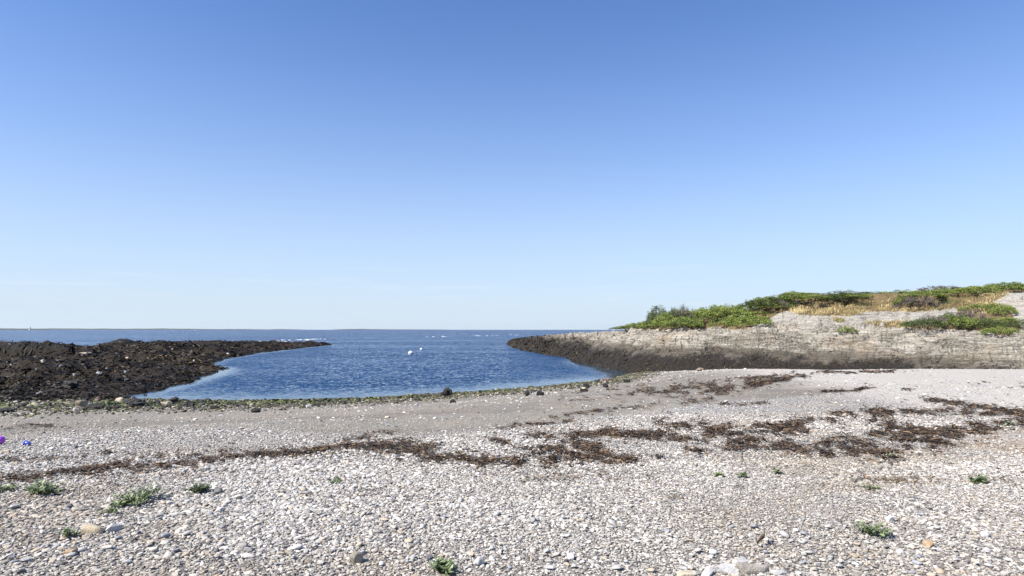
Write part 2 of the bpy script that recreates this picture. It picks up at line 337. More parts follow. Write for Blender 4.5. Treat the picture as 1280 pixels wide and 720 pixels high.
sl_ph = u / 1.9 + .5 * vnoise(X * .25, Y * .25, 160); slot = np.exp(-((sl_ph - np.floor(sl_ph) - .5) / .06) ** 2) * sstep(-.05, .12, fbm(X * .3, Y * .3, 3, 161))
Zh -= rk * (1 - sstep(7, 11, t)) * .34 * slot
Zh += rk * (1 - .85 * sstep(7, 12, t)) * (blocks(AL / 3.6, PE / 1.5, 145, .26) + blocks(AL / 1.25 + PE * .3, PE / .55, 148, .11))
for (gx0, gy0, la, lb, hh) in ((23.0, 51.0, 5.5, 2.8, 1.1), (29.0, 46.5, 5.0, 2.2, .95), (34.5, 42.5, 5, 2.0, .6), (16.5, 53, 4, 2, .4), (37, 47, 7, 2.6, .6)):
    al, pe = (X - gx0) * .76 - (Y - gy0) * .65, (X - gx0) * .65 + (Y - gy0) * .76
    Zh += hh * np.exp(-(al / la) ** 2 - (pe / lb) ** 2)
cap = np.interp(Y, [0, 62, 78, 100, 131], [99, 3.3, 2.75, 2.0, 1.05])
Zh = np.where(Zh > cap - .3, cap - .3 + (Zh - cap + .3) * .3, Zh)
# a row of slanting joints cut in the face by the gravel
for k in range(6):
    gx0, gy0 = 19.0 + k * 1.05, 33.6 - k * .98
    d = np.abs((X - gx0) * .55 - (Y - gy0) * .83 + .0); al = (X - gx0) * .83 + (Y - gy0) * .55
    Zh -= .13 * np.exp(-(d / .12) ** 2) * sstep(.2, .6, al) * (1 - sstep(1.8, 2.8, al))
FH = Field(xs, ys, Zh); FT = Field(xs, ys, t)
PXg, PYg = project(X, np.maximum(Y, 1), Zh)
GRASS = [[(980, 388), (1010, 394), (1060, 395), (1090, 388), (1150, 389), (1190, 385), (1235, 379), (1258, 368), (1235, 364), (1190, 370), (1120, 376), (1060, 378), (1000, 380)],
         [(1078, 404), (1120, 409), (1165, 411), (1165, 404), (1120, 402)], [(1195, 384), (1240, 377), (1262, 388), (1200, 392)],
         [(898, 405), (912, 412), (930, 410), (968, 394), (955, 392)], [(1040, 397), (1056, 399), (1052, 402), (1042, 402)]]
SHRUB = [[(778, 412), (800, 411), (860, 410), (905, 408), (935, 409), (962, 398), (985, 386), (1000, 370), (780, 370)],
         [(1150, 409), (1172, 399), (1215, 391), (1232, 384), (1262, 388), (1274, 408), (1262, 419), (1215, 413)],
         [(1000, 379), (1100, 376), (1180, 371), (1280, 364), (1280, 330), (1000, 330)]]
soil = np.zeros_like(X)
wob = 2.5 * fbm(X * .8, Y * .8, 3, 120)
for Pg in GRASS + SHRUB: soil = np.maximum(soil, sstep(-2.5, 2.0, poly_sd(PXg, PYg + wob, Pg)))
soil = np.maximum(soil, sstep(26, 32, t) * (X < 44)) * sstep(4, 6, t)
m = NT('headland_rock')
ST = R(-40.5)
sv = m.stretch(.30, 1.3, 1.6, ST); sl_ = m.stretch(.10, 2.2, 4.0, ST)
n1 = m.noise(1.0, 6, .7, sv, .8); n2 = m.noise(4.5, 5, .72, sv); n3 = m.noise(.3, 4, .6); n4 = m.noise(20, 3, .7); n5 = m.noise(2.4, 5, .75, sl_, 1.2)
z = m.n('SeparateXYZ', Vector=m.pos()).outputs['Z']
rockc = m.ramp(n1, [(.28, (.17, .148, .112)), (.42, (.33, .298, .24)), (.54, (.46, .422, .345)), (.72, (.60, .56, .475))])
rockc = m.mix(m.math('MULTIPLY', m.band(n5, .53, .64), .6), rockc, (.72, .70, .64))
rockc = m.mix(m.math('MULTIPLY', m.band(n5, .475, .40), m.math('MULTIPLY_ADD', m.attr('upper'), -.5, .85)), rockc, (.10, .084, .064))
n6 = m.noise(3.8, 4, .72, m.stretch(.07, 2.0, 5.0, ST), 1.5)
rockc = m.mix(m.math('MULTIPLY', m.band(n6, .43, .34), m.math('MULTIPLY_ADD', m.attr('upper'), -.55, .7)), rockc, (.055, .045, .034))
rockc = m.mix(m.math('MULTIPLY', m.band(m.noise(.55, 4, .65, m.stretch(.5, 1, 1, ST)), .52, .64), .55), rockc, m.mix(1.0, rockc, (.42, .40, .37), 'MULTIPLY'))
rockc = m.mix(m.math('MULTIPLY', m.band(n2, .40, .28), .8), rockc, (.085, .072, .055))
rockc = m.mix(m.math('MULTIPLY', m.band(n3, .52, .68), .45), rockc, (.34, .245, .15))
rockc = m.mix(m.math('MULTIPLY', m.attr('upper'), .45), rockc, m.mix(n4, (.40, .385, .35), (.60, .58, .535)))
vc = m.n('TexVoronoi', {'feature': 'DISTANCE_TO_EDGE'}, Vector=added_w(m, sv, m.n('TexNoise', Vector=m.pos(), Scale=1.2, Detail=3).outputs['Color'], .35), Scale=.8).outputs['Distance']
crk = m.band(vc, .028, .006)
rockc = m.mix(m.math('MULTIPLY', crk, .32), rockc, (.05, .042, .034))
z = m.math('MULTIPLY_ADD', m.attr('exposed'), -.45, z)
zj = m.math('ADD', z, m.math('MULTIPLY_ADD', n1, 1.3, -.65))
zj2 = m.math('ADD', z, m.math('MULTIPLY_ADD', m.noise(.7, 5, .72, m.stretch(1, 1, .5)), 2.4, -1.2))
weed = m.ramp(m.noise(8, 4, .7), [(.28, (.004, .0035, .0025)), (.5, (.014, .010, .006)), (.68, (.04, .027, .013)), (.85, (.12, .085, .045))])
weed = m.mix(m.math('MULTIPLY', m.band(m.noise(4.5, 4, .7), .60, .68), m.math('MULTIPLY_ADD', m.band(z, .5, 1.5), .7, .05)), weed, (.30, .25, .17))
algal = m.ramp(n2, [(.3, (.035, .028, .019)), (.6, (.10, .083, .058)), (.8, (.22, .19, .14))])
col = m.mix(m.math('MULTIPLY', m.band(zj, 2.2, 1.5), .85), rockc, algal)
col = m.mix(m.band(zj2, 1.55, 1.15), col, weed)
soilc = m.ramp(n4, [(.3, (.10, .07, .035)), (.6, (.26, .19, .085)), (.8, (.36, .28, .13))])
col = m.mix(m.band(m.math('ADD', m.attr('soil'), m.math('MULTIPLY_ADD', n2, .6, -.3)), .35, .6), col, soilc)
hh_ = m.math('ADD', m.math('ADD', m.math('MULTIPLY', n2, .8), m.math('MULTIPLY', n4, .25)), m.math('SUBTRACT', m.math('MULTIPLY', n5, 1.3), m.math('MULTIPLY', crk, .3)))
head_mat = m.done(col, .85, m.bump(hh_, 1.0, .22))
head = link('headland', grid_mesh('headland', xs, ys, Zh, t > -2.5, dict(soil=soil, exposed=sstep(50, 85, Y) - 1.0 * sstep(18, 26, X) * (Y < 50), upper=sstep(7, 12, t)), False), head_mat)
head['kind'] = 'structure'; head['label'] = 'pale layered rock headland with dark weed at its foot'

# ------------------------------------------------------------------ far land across the water
m = NT('distant_woods'); distant_mat = m.done(m.ramp(m.noise(.02, 3), [(.35, (.025, .036, .034)), (.65, (.045, .06, .05))]), .9)
def ridge_land(name, D, pts, label, depth=900.0):
    pxs = np.arange(pts[0][0], pts[-1][0] + .1, 4.0)
    x = (pxs - HX) / FPX * D
    hgt = .62 * np.interp(pxs, [p[0] for p in pts], [p[1] for p in pts]) / FPX * D * (1 + .22 * fbm(pxs * .09, pxs * 0, 4, int(D))) + CZ * .6
    hgt[0] = hgt[-1] = -.4
    rows = [(0, -.5), (depth * .06, .45), (depth * .3, .85), (depth * .5, 1), (depth, -.4)]
    V = np.concatenate([np.stack([x, np.full_like(x, D + dy), np.where(np.full_like(x, f) < 0, -.5, hgt * f)], -1) for dy, f in rows])
    n = len(x); i = np.arange(len(rows) - 1)[:, None] * n + np.arange(n - 1)[None]
    F = np.stack([i, i + 1, i + n + 1, i + n], -1).reshape(-1, 4)
    o = link(name, mk_mesh(name, V, F, True), distant_mat); o['kind'] = 'structure'; o['label'] = label
ridge_land('far_shore', 7400, [(-320, 2.4), (-60, 2.8), (60, 2.6), (130, 2.2), (190, 2.6), (245, 1.2), (280, 1.6), (320, .3)], 'long low wooded shore far across the sea')
ridge_land('far_island', 8200, [(325, .2), (338, 1.4), (352, .9), (372, .3)], 'short low island far out beyond the reef', 600)
ridge_land('far_hill', 8200, [(410, .3), (428, 1.6), (445, 2.0), (458, 1.1), (490, .7), (560, .2)], 'flat domed island on the horizon beyond the white buoys', 600)
ridge_land('far_islet', 3900, [(-60, .9), (10, 1.0), (30, .6), (44, .2)], 'low dark spit of land below the lighthouse', 200)

# ------------------------------------------------------------------ stones: shared shapes
def rounded_stone(seed, ax=(1, .72, .42), rough=.16, sub=2):
    bm = bmesh.new(); bmesh.ops.create_icosphere(bm, subdivisions=sub, radius=.5)
    r = np.random.default_rng(seed); ph = r.uniform(0, 6.3, 9); fr = r.uniform(1.2, 3.4, 9)
    cut = [Vector(v).normalized() for v in r.normal(size=(4, 3))]
    for v in bm.verts:
        n = v.co.normalized()
        k = 1 + rough * (math.sin(n.x * fr[0] * 2 + ph[0]) * math.cos(n.y * fr[1] * 2 + ph[1]) + .6 * math.sin(n.z * fr[2] * 3 + ph[2] + n.x * 2)) + rough * .5 * math.sin(n.y * fr[3] * 5 + ph[3])
        p = n * .5 * k
        for c in cut:
            dd = p.dot(c) - .40
            if dd > 0: p -= c * dd * .8
        v.co = Vector((p.x * ax[0], p.y * ax[1], p.z * ax[2]))
    return bm_mesh('rounded_stone', bm, True)
def angular_stone(seed, ax=(1, .62, .3), n=22):
    r = np.random.default_rng(seed); bm = bmesh.new()
    d = r.normal(size=(n, 3)); d /= np.linalg.norm(d, axis=1)[:, None]
    d = np.sign(d) * np.abs(d) ** .65; d /= np.abs(d).max(1)[:, None] ** .6
    for p in d * .5 * r.uniform(.78, 1.0, (n, 1)): bm.verts.new((p[0] * ax[0], p[1] * ax[1], p[2] * ax[2]))
    res = bmesh.ops.convex_hull(bm, input=bm.verts)
    bmesh.ops.delete(bm, geom=[g for g in res['geom_interior'] if isinstance(g, bmesh.types.BMVert)], context='VERTS')
    bmesh.ops.bevel(bm, geom=bm.edges[:], offset=.03, segments=1, affect='EDGES', clamp_overlap=True)
    return bm_mesh('angular_stone', bm, False)
def stone_mat(name, stops, rough=.85, spots=.25, var=.35, scale=18.0, rnd=True, bump=.5):
    m = NT(name); tc = m.n('TexCoord').outputs['Object']
    if rnd:
        r = m.n('ObjectInfo').outputs['Random']; c = m.ramp(r, stops)
        r2 = m.math('FRACT', m.math('MULTIPLY', r, 37.7))
        c = m.mix(1.0, c, m.ramp(r2, [(0, (1 - var,) * 3), (1, (1 + var * .35,) * 3)]), 'MULTIPLY')
        vec = m.n('VectorMath', {'operation': 'ADD'}, i0=tc, i1=r).outputs[0]
    else: c = m.ramp(m.noise(2.0, 4, .65, tc), stops); vec = tc
    if rnd: c = m.mix(m.math('MULTIPLY', m.band(m.noise(.45, 4, .65, m.stretch(.6, 1, 1, R(10))), .46, .66), .75), c, m.mix(1.0, c, (.76, .70, .62), 'MULTIPLY'))
    n1 = m.noise(3.0 if rnd else scale * .3, 4, .65, vec); n2 = m.noise(scale, 3, .7, vec)
    c = m.mix(m.math('MULTIPLY', m.band(n1, .5, .7), spots), c, (.62, .60, .57))
    c = m.mix(m.math('MULTIPLY', m.band(n2, .45, .25), spots * 1.4), c, (.10, .095, .09))
    return m.done(c, rough, m.bump(n2, bump, .02 if rnd else .1))
SH_STOPS = [(0, (.10, .093, .086)), (.10, (.22, .208, .192)), (.28, (.43, .41, .378)), (.55, (.58, .556, .515)), (.78, (.73, .70, .65)), (.86, (.60, .53, .43)), (.92, (.50, .41, .30)), (.94, (.25, .247, .25)), (1.0, (.40, .39, .37))]
shingle_mat = stone_mat('shingle_stone', SH_STOPS)
weedy_mat = stone_mat('weedy_cobble', [(0, (.012, .010, .006)), (.4, (.03, .026, .012)), (.6, (.06, .06, .018)), (.78, (.13, .12, .05)), (.9, (.28, .25, .16)), (1, (.45, .41, .33))], .7, .06)
CLS = {'pale grey': stone_mat('pale_grey_stone', [(.3, (.38, .375, .37)), (.7, (.49, .48, .47))], rnd=False, scale=14, bump=.4),
       'white': stone_mat('white_stone', [(.3, (.56, .555, .54)), (.7, (.70, .69, .67))], rnd=False, scale=14, bump=.4, spots=.12),
       'slate blue': stone_mat('slate_blue_stone', [(.3, (.21, .225, .26)), (.7, (.33, .345, .375))], rnd=False, scale=14, bump=.4),
       'tan': stone_mat('tan_stone', [(.3, (.40, .32, .22)), (.7, (.54, .47, .36))], rnd=False, scale=14, bump=.4),
       'dark grey': stone_mat('dark_grey_stone', [(.3, (.10, .10, .105)), (.7, (.19, .19, .195))], rnd=False, scale=14, bump=.4)}
rust_mat = stone_mat('rust_stone', [(.3, (.30, .19, .11)), (.7, (.42, .31, .20))], rnd=False, scale=14, bump=.4)
SHAPES = [('rounded', rounded_stone(100 + i, (1, .62 + .05 * (i % 4), .30 + .05 * (i % 5)), .13)) for i in range(8)] + \
         [('angular', angular_stone(200 + i, (1, .5 + .07 * (i % 4), .20 + .05 * (i % 4)))) for i in range(8)]

# nearest shingle as single pebbles
area_pts = []
cells = {}
r2 = np.random.default_rng(5)
tries = 0
while len(area_pts) < 330 and tries < 40000:
    tries += 1
    px = r2.uniform(-4, 1284); py = 716 - abs(r2.normal()) * 42
    if py < 560: continue
    L = float(np.clip(r2.lognormal(math.log(.040), .33), .028, .085))
    area_pts.append((px, py, L))
AP = np.array(area_pts); W = on_beach(AP[:, 0], AP[:, 1])
keep = []
for i in np.argsort(-AP[:, 2]):
    if all((W[i, 0] - W[j, 0]) ** 2 + (W[i, 1] - W[j, 1]) ** 2 > (.42 * (AP[i, 2] + AP[j, 2])) ** 2 for j in keep): keep.append(i)
cls_names = list(CLS); cls_w = [.42, .16, .17, .16, .09]
cache = {}; protos = [None] * 16
for q, i in enumerate(keep):
    k = q % 16 if q < 16 else int(r2.integers(16)); c = cls_names[int(r2.choice(5, p=cls_w))]
    if (k, c) not in cache:
        me = SHAPES[k][1].copy(); me.materials.append(CLS[c]); cache[(k, c)] = me
    L = AP[i, 2]
    o = link('pebble', cache[(k, c)], None, None, (W[i, 0], W[i, 1], float(FB(W[i:i + 1, 0], W[i:i + 1, 1])[0]) + .014 + .10 * L), (r2.normal() * .22, r2.normal() * .22, r2.uniform(0, 6.3)), L)
    tag(o, f'loose {SHAPES[k][0]} {c} pebble lying on top of the shingle', 'pebble', f'loose {SHAPES[k][0]} {c} pebbles on the shingle')
    if q < 16: protos[k] = o

def scatter_tree(name, sources, mat):
    ng = bpy.data.node_groups.new(name, 'GeometryNodeTree')
    ng.interface.new_socket('Geometry', in_out='INPUT', socket_type='NodeSocketGeometry'); ng.interface.new_socket('Geometry', in_out='OUTPUT', socket_type='NodeSocketGeometry')
    N, Lk = ng.nodes, ng.links
    gi, go = N.new('NodeGroupInput'), N.new('NodeGroupOutput')
    jn = N.new('GeometryNodeJoinGeometry')
    for s in sources:
        oi = N.new('GeometryNodeObjectInfo'); oi.transform_space = 'ORIGINAL'; oi.inputs['Object'].default_value = s
        sm = N.new('GeometryNodeSetMaterial'); sm.inputs['Material'].default_value = mat
        gt = N.new('GeometryNodeGeometryToInstance')
        Lk.new(oi.outputs['Geometry'], sm.inputs['Geometry']); Lk.new(sm.outputs[0], gt.inputs[0]); Lk.new(gt.outputs[0], jn.inputs[0])
    ip = N.new('GeometryNodeInstanceOnPoints'); ip.inputs['Pick Instance'].default_value = True
    def na(nm, typ):
        a = N.new('GeometryNodeInputNamedAttribute'); a.data_type = typ; a.inputs['Name'].default_value = nm; return a.outputs['Attribute']
    er = N.new('FunctionNodeEulerToRotation'); Lk.new(na('rot', 'FLOAT_VECTOR'), er.inputs[0])
    Lk.new(gi.outputs[0], ip.inputs['Points']); Lk.new(jn.outputs[0], ip.inputs['Instance']); Lk.new(na('idx', 'INT'), ip.inputs['Instance Index'])
    Lk.new(er.outputs[0], ip.inputs['Rotation']); Lk.new(na('scl', 'FLOAT_VECTOR'), ip.inputs['Scale']); Lk.new(ip.outputs[0], go.inputs[0])
    return ng
def scatter(name, P, rot, scl, idx, tree, mat, label, cat):
    me = bpy.data.meshes.new(name); me.vertices.add(len(P)); me.vertices.foreach_set('co', np.ascontiguousarray(P, np.float32).ravel())
    for nm, v in (('rot', rot), ('scl', scl)): me.attributes.new(nm, 'FLOAT_VECTOR', 'POINT').data.foreach_set('vector', np.ascontiguousarray(v, np.float32).ravel())
    me.attributes.new('idx', 'INT', 'POINT').data.foreach_set('value', np.ascontiguousarray(idx, np.int32))
    me.materials.append(mat)
    o = link(name, me); o.modifiers.new('scatter', 'NODES').node_group = tree
    return tag(o, label, cat, kind='stuff')
tree_sh = scatter_tree('shingle_scatter', protos, shingle_mat)
def stones(n, y0, y1, dens, med, sig, lo, hi, coarse_only=True, seed=1):
    r = np.random.default_rng(seed)
    y = np.sqrt(r.uniform(y0 * y0, y1 * y1, n)); x = r.uniform(-1, 1, n) * (.86 * y + 1.2)
    return x, y, np.clip(r.lognormal(math.log(med), sig, n), lo, hi), r
parts = []
for (n, y0, y1, med, sig, lo, hi, sd) in ((215000, 3.3, 7.4, .0185, .46, .008, .075, 1), (125000, 7.4, 11.6, .022, .42, .010, .075, 2), (36000, 11.0, 18, .030, .40, .015, .08, 3)):
    x, y, L, r = stones(n, y0, y1, 0, med, sig, lo, hi, True, sd)
    b = np.interp(x / y, [-1, -.82, -.6, -.25, 0, .2, .4, .6, 1.2], [9.3, 9.5, 10.0, 10.2, 10.8, 12.2, 14, 16.5, 19])
    pk = np.maximum(1 - sstep(-2.4, 1.0, y - b - 1.5 * fbm(x * .25, y * .25, 3, 31)), (.10 + .35 * sstep(2, 7, x)) * (1 - sstep(-2, 3.5, y - b - 2.5 * fbm(x * .2, y * .35, 3, 36)))) + .05
    # finer towards the east side, with fine gravel lanes showing through
    lane = sstep(-.05, .3, fbm(x * .45 + 3, y * .8, 3, 66)) * sstep(0, 5, x)
    L = L * (1 + .25 * sstep(-.5, -4, x) * (y < 7.5)) * (1 - .15 * sstep(-1, 6, x)) * (1 + .55 * fbm(x * .5, y * .9, 3, 12)) * (1 - .35 * lane)
    ok = (r.uniform(0, 1, n) < pk) & (y < 28)
    x, y, L = x[ok], y[ok], L[ok]
    z = FB(x, y) + .16 * L * r.uniform(-.6, 1.2, len(x)) + .004
    rot = np.stack([r.normal(0, .2, len(x)), r.normal(0, .2, len(x)), r.uniform(0, 6.3, len(x))], -1)
    parts.append((np.stack([x, y, z], -1), rot, np.stack([L, L * r.uniform(.8, 1.15, len(x)), L * r.uniform(.8, 1.3, len(x))], -1), r.integers(0, 16, len(x))))
P4 = [np.concatenate([p[k] for p in parts]) for k in range(4)]
scatter('shingle', *P4, tree_sh, shingle_mat, 'mass of small grey and white shingle covering the upper beach', 'shingle')
# cobbles along the water's edge
r = np.random.default_rng(8); n = 40000
x = r.uniform(-27, 10, n); s = r.beta(1.2, 2.3, n) * 11 * np.interp(x, [-27, -14, -8], [1.4, 1.25, 1]) - .4; y = np.interp(x, WLX, WLY) - s - 1.0 * fbm(x * .2, x * 0, 3, 19)
L = np.clip(r.lognormal(math.log(.066), .42, n), .03, .24) * np.where(x < -14, 1.35, 1.0)
ok = r.uniform(0, 1, n) < np.interp(x, [-27, -15, -8, 0, 5, 9], [1, .9, .8, .8, .7, .25])
x, y, L = x[ok], y[ok], L[ok]
z = FB(x, y) + .10 * L
scatter('cobbles', np.stack([x, y, z], -1), np.stack([r.normal(0, .25, len(x)), r.normal(0, .25, len(x)), r.uniform(0, 6.3, len(x))], -1),
        np.stack([L, L * r.uniform(.8, 1.2, len(x)), L * r.uniform(.9, 1.5, len(x))], -1), r.integers(0, 16, len(x)), scatter_tree('cobble_scatter', protos, weedy_mat), weedy_mat,
        'strip of weedy yellowish cobbles along the water line', 'cobbles')
# green weed on the same strip
r = np.random.default_rng(18); n = 11000
x = r.uniform(-27, 6, n); s = np.clip(r.normal(4.6, 1.5, n), .2, 9) * np.interp(x, [-27, -14, -8, 6], [1.35, 1.2, .85, .6]); y = np.interp(x, WLX, WLY) - s - .8 * fbm(x * .25, x * 0, 3, 29)
ok = r.uniform(0, 1, n) < np.interp(x, [-27, -14, -8, 0, 6], [1, .8, .25, .12, .04]) * (.08 + sstep(-.05, .3, fbm(x * .5, y * .9, 3, 28))); x, y = x[ok], y[ok]; n = len(x)
a = r.uniform(0, 6.3, n); d = np.stack([np.cos(a), np.sin(a), r.normal(.1, .2, n)], -1); sd = np.stack([-np.sin(a), np.cos(a), r.normal(0, .5, n)], -1)
V, F = ribbons(np.stack([x, y, FB(x, y) + r.uniform(.02, .07, n)], -1), d, sd, r.uniform(.08, .22, n), r.uniform(.04, .10, n), r.uniform(0, .3, n), 2)
m = NT('green_weed'); gw_mat = m.done(m.ramp(m.attr('tint'), [(0, (.025, .028, .008)), (.5, (.055, .072, .014)), (1, (.12, .145, .026))]), .6)
tag(link('green_weed', mk_mesh('green_weed', V, F, False, dict(tint=np.repeat(np.clip(.45 + fbm(x * .6, y * .6, 3, 33) + r.normal(0, .2, n), 0, 1), 6))), gw_mat), 'olive green weed matted over the cobbles beside the reef', 'seaweed', kind='stuff')
# scattered stones on the grey gravel flat, out to the headland
r = np.random.default_rng(9); n = 26000
y = np.sqrt(r.uniform(11 ** 2, 38 ** 2, n)); x = r.uniform(-.9, .95, n) * y; s = shore_s(x, y)
ok = (s > 4.0) & (r.uniform(0, 1, n) < .18 + .8 * sstep(-.1, .3, fbm(x * .3, y * .6, 3, 23))) & (poly_sd(x, y, HEAD) < .5) & (poly_sd(x, y, REEF) < -.5); x, y = x[ok], y[ok]
L = np.clip(r.lognormal(math.log(.038), .45, len(x)), .015, .15)
scatter('flat_stones', np.stack([x, y, FB(x, y) + .08 * L], -1), np.stack([r.normal(0, .2, len(x)), r.normal(0, .2, len(x)), r.uniform(0, 6.3, len(x))], -1),
        np.stack([L, L, L], -1), r.integers(0, 16, len(x)), tree_sh, shingle_mat, 'thin scatter of stones on the grey gravel flat', 'stones')

# ------------------------------------------------------------------ seaweed wrack on the beach
m = NT('dry_wrack'); tv = m.attr('tint')
wrack_mat = m.done(m.ramp(tv, [(0, (.016, .011, .007)), (.4, (.050, .032, .018)), (.75, (.115, .072, .036)), (1, (.23, .15, .08))]), .7)
def wrack(name, label, segs, seed, dens=1.0, small=1.0, tint_lo=0.0, tint_hi=1.0, lift=.028, gap=-.05):
    r = np.random.default_rng(seed); PX, PY, H = [], [], []
    for (x0, y0, x1, y1, half, k) in segs:
        c = max(abs(x1 - x0), 12)
        d_mid = 1.6 * FPX / max((y0 + y1) / 2 - HY, 20)
        n = int(dens * k * c * (2 * half + 2) * (d_mid / 8) ** 1.3 * .58)
        t = r.uniform(0, 1, n); off = r.normal(0, .62, n) * half * (0.35 + .65 * np.abs(np.sin(t * 3.1 + seed)) ** .5)
        halo = r.uniform(0, 1, n) < .16; off = np.where(halo, off * 2.6, off)
        jx = x0 + (x1 - x0) * t + r.normal(0, 3, n)
        jy = y0 + (y1 - y0) * t + off + 2.2 * fbm(jx * .05, jx * 0 + seed, 3, seed)
        g = fbm(jx * .09, jy * .25, 4, seed + 3, .65) > (gap if k > .6 else .05)
        PX.append(jx[g]); PY.append(jy[g]); H.append(np.exp(-(off[g] / (half * .6 + .5)) ** 2))
    W = on_beach(np.concatenate(PX), np.concatenate(PY)); H = np.concatenate(H); n = len(W)
    W[:, 2] = FB(W[:, 0], W[:, 1]) + .015 + lift * H * r.uniform(0, 1, n) ** 1.5
    far = np.clip(W[:, 1] / 9, .8, 2.6)
    a = r.uniform(0, 6.3, n); up = r.normal(.0, .10, n)
    d = np.stack([np.cos(a), np.sin(a), up], -1); sd = np.stack([-np.sin(a), np.cos(a), r.normal(0, .3, n)], -1)
    L = r.uniform(.03, .12, n) * small * far ** .5; Wd = r.uniform(.012, .035, n) * small * far ** .7
    st = r.uniform(0, 1, n) < .14; L = np.where(st, L * 2.4, L); Wd = np.where(st, Wd * .45, Wd)
    V, F = ribbons(W, d, sd, L, Wd, r.uniform(-.05, .22, n), 2)
    tint = np.clip(tint_lo + (tint_hi - tint_lo) * (r.uniform(0, 1, n) ** 1.6), 0, 1)
    o = link(name, mk_mesh(name, V, F, False, dict(tint=np.repeat(tint, 6))), wrack_mat)
    return tag(o, label, 'seaweed', kind='stuff')
wrack('seaweed_wrack', 'long thin line of dark dried seaweed crossing the shingle', [
    (-10, 601, 60, 598, 5, 1), (60, 597, 130, 590, 5, 1), (110, 592, 165, 586, 6, 1.1), (140, 587, 210, 588, 5, 1), (200, 587, 270, 577, 4.5, 1), (255, 578, 330, 570, 4, .9), (320, 571, 400, 567, 4.5, 1.1), (390, 567, 440, 562, 5, 1.1),
    (430, 562, 480, 559, 6, 1.1), (470, 560, 535, 566, 8, 1.2), (500, 560, 545, 561, 6, .8), (530, 573, 560, 577, 5, 1.2), (560, 573, 610, 580, 6, 1.2), (-10, 579, 60, 577, 2.5, .5), (60, 577, 140, 569, 3, .5), (130, 569, 200, 572, 3, .4), (200, 574, 290, 566, 4, .55)], 31, 1.0, gap=-.22, lift=.03)
wrack('seaweed_heap', 'broad brown heap of tangled seaweed at the middle of the shingle', [
    (600, 580, 650, 580, 5, 1.2), (640, 580, 700, 575, 7, 1.3), (680, 572, 750, 566, 12, 1.5), (720, 562, 760, 570, 9, 1.4), (750, 576, 800, 575, 6, 1.1), (790, 574, 825, 572, 3, .8), (640, 565, 690, 565, 5, .6), (610, 552, 635, 558, 4, 1.1), (655, 549, 690, 549, 5, .9), (672, 546, 685, 550, 4, 1), (700, 552, 722, 550, 6, 1.2)], 32)
wrack('seaweed_mat', 'flat dark mat of seaweed on pale shingle behind the broad heap', [
    (715, 545, 770, 542, 6, 1.3), (760, 543, 830, 545, 6, 1.3), (820, 545, 880, 553, 4, .9), (820, 531, 850, 530, 5, .9), (836, 536, 880, 534, 6, 1.4), (880, 540, 910, 535, 6, 1.2), (885, 545, 930, 543, 7, 1.3), (905, 553, 950, 556, 6, 1.2), (940, 538, 1000, 536, 6, 1.3)], 33)
wrack('seaweed_field', 'wide patchy spread of dark seaweed on gravel near the headland', [
    (960, 535, 1010, 540, 6, 1.2), (970, 538, 1005, 532, 7, 1.2), (930, 552, 990, 560, 5, 1.1), (975, 555, 1040, 567, 6, 1.3), (1020, 551, 1090, 560, 7, 1.3), (1060, 562, 1130, 570, 7, 1.3), (1090, 545, 1130, 547, 6, 1.2), (1110, 535, 1160, 540, 6, 1.2), (1130, 545, 1200, 540, 8, 1.4), (1130, 556, 1190, 552, 7, 1.2),
    (1190, 540, 1240, 538, 6, 1.2), (1210, 532, 1285, 528, 5, 1.1), (1040, 518, 1110, 520, 4, .9), (1080, 512, 1130, 516, 4, .9), (1130, 514, 1180, 514, 4, .9), (1080, 528, 1120, 531, 4, .8), (1180, 512, 1285, 517, 5, 1.2), (855, 562, 880, 566, 3, .7), (900, 565, 945, 560, 3, .7), (1005, 524, 1060, 528, 4, .6)], 34, 1.1, lift=.02, gap=-.08)
wrack('seaweed_strand', 'thin ragged lines of seaweed on the gravel flat below the headland', [
    (1157, 500, 1285, 515, 2.2, 1.3), (1010, 492, 1092, 487, 1.6, 1.1), (955, 494, 972, 492, 1.2, .8), (1110, 490, 1150, 488, 1.5, .4), (1215, 480, 1235, 478, 1.5, .8), (1262, 485, 1285, 482, 1.5, .8), (900, 508, 960, 504, 1.8, .5), (740, 515, 830, 505, 2, .6), (690, 522, 760, 512, 1.6, .6), (625, 534, 715, 527, 2.2, .7), (1005, 466, 1060, 465, 1, 1.1), (1060, 466, 1135, 464, 1.3, .8),
    (850, 505, 930, 490, 3, .6), (870, 494, 960, 477, 4, .7), (940, 480, 1010, 469, 2.5, 1.0), (430, 553, 470, 544, 2, .8), (455, 544, 490, 543, 1.6, .8), (0, 537, 80, 535, 3, .5), (900, 477, 1000, 466, 2.0, .8), (780, 490, 900, 480, 3.5, .35), (700, 498, 900, 486, 7, .32), (840, 490, 1005, 472, 6, .42), (760, 485, 900, 478, 4, .3)], 35, lift=.02)
wrack('weed_litter', 'thin rusty brown litter of dry weed scraps on pale shingle', [
    (650, 603, 740, 597, 4, .35), (700, 600, 830, 600, 4, .2), (1060, 603, 1170, 602, 8, .35), (1080, 598, 1150, 606, 6, .4), (1200, 605, 1285, 600, 10, .22), (450, 616, 510, 612, 8, .2), (380, 626, 460, 620, 9, .14), (790, 625, 870, 620, 8, .16), (1180, 560, 1280, 560, 10, .25), (970, 640, 1000, 642, 6, .1), (640, 590, 800, 590, 6, .12)], 36, 1.0, .6, .55, 1.0, .01)

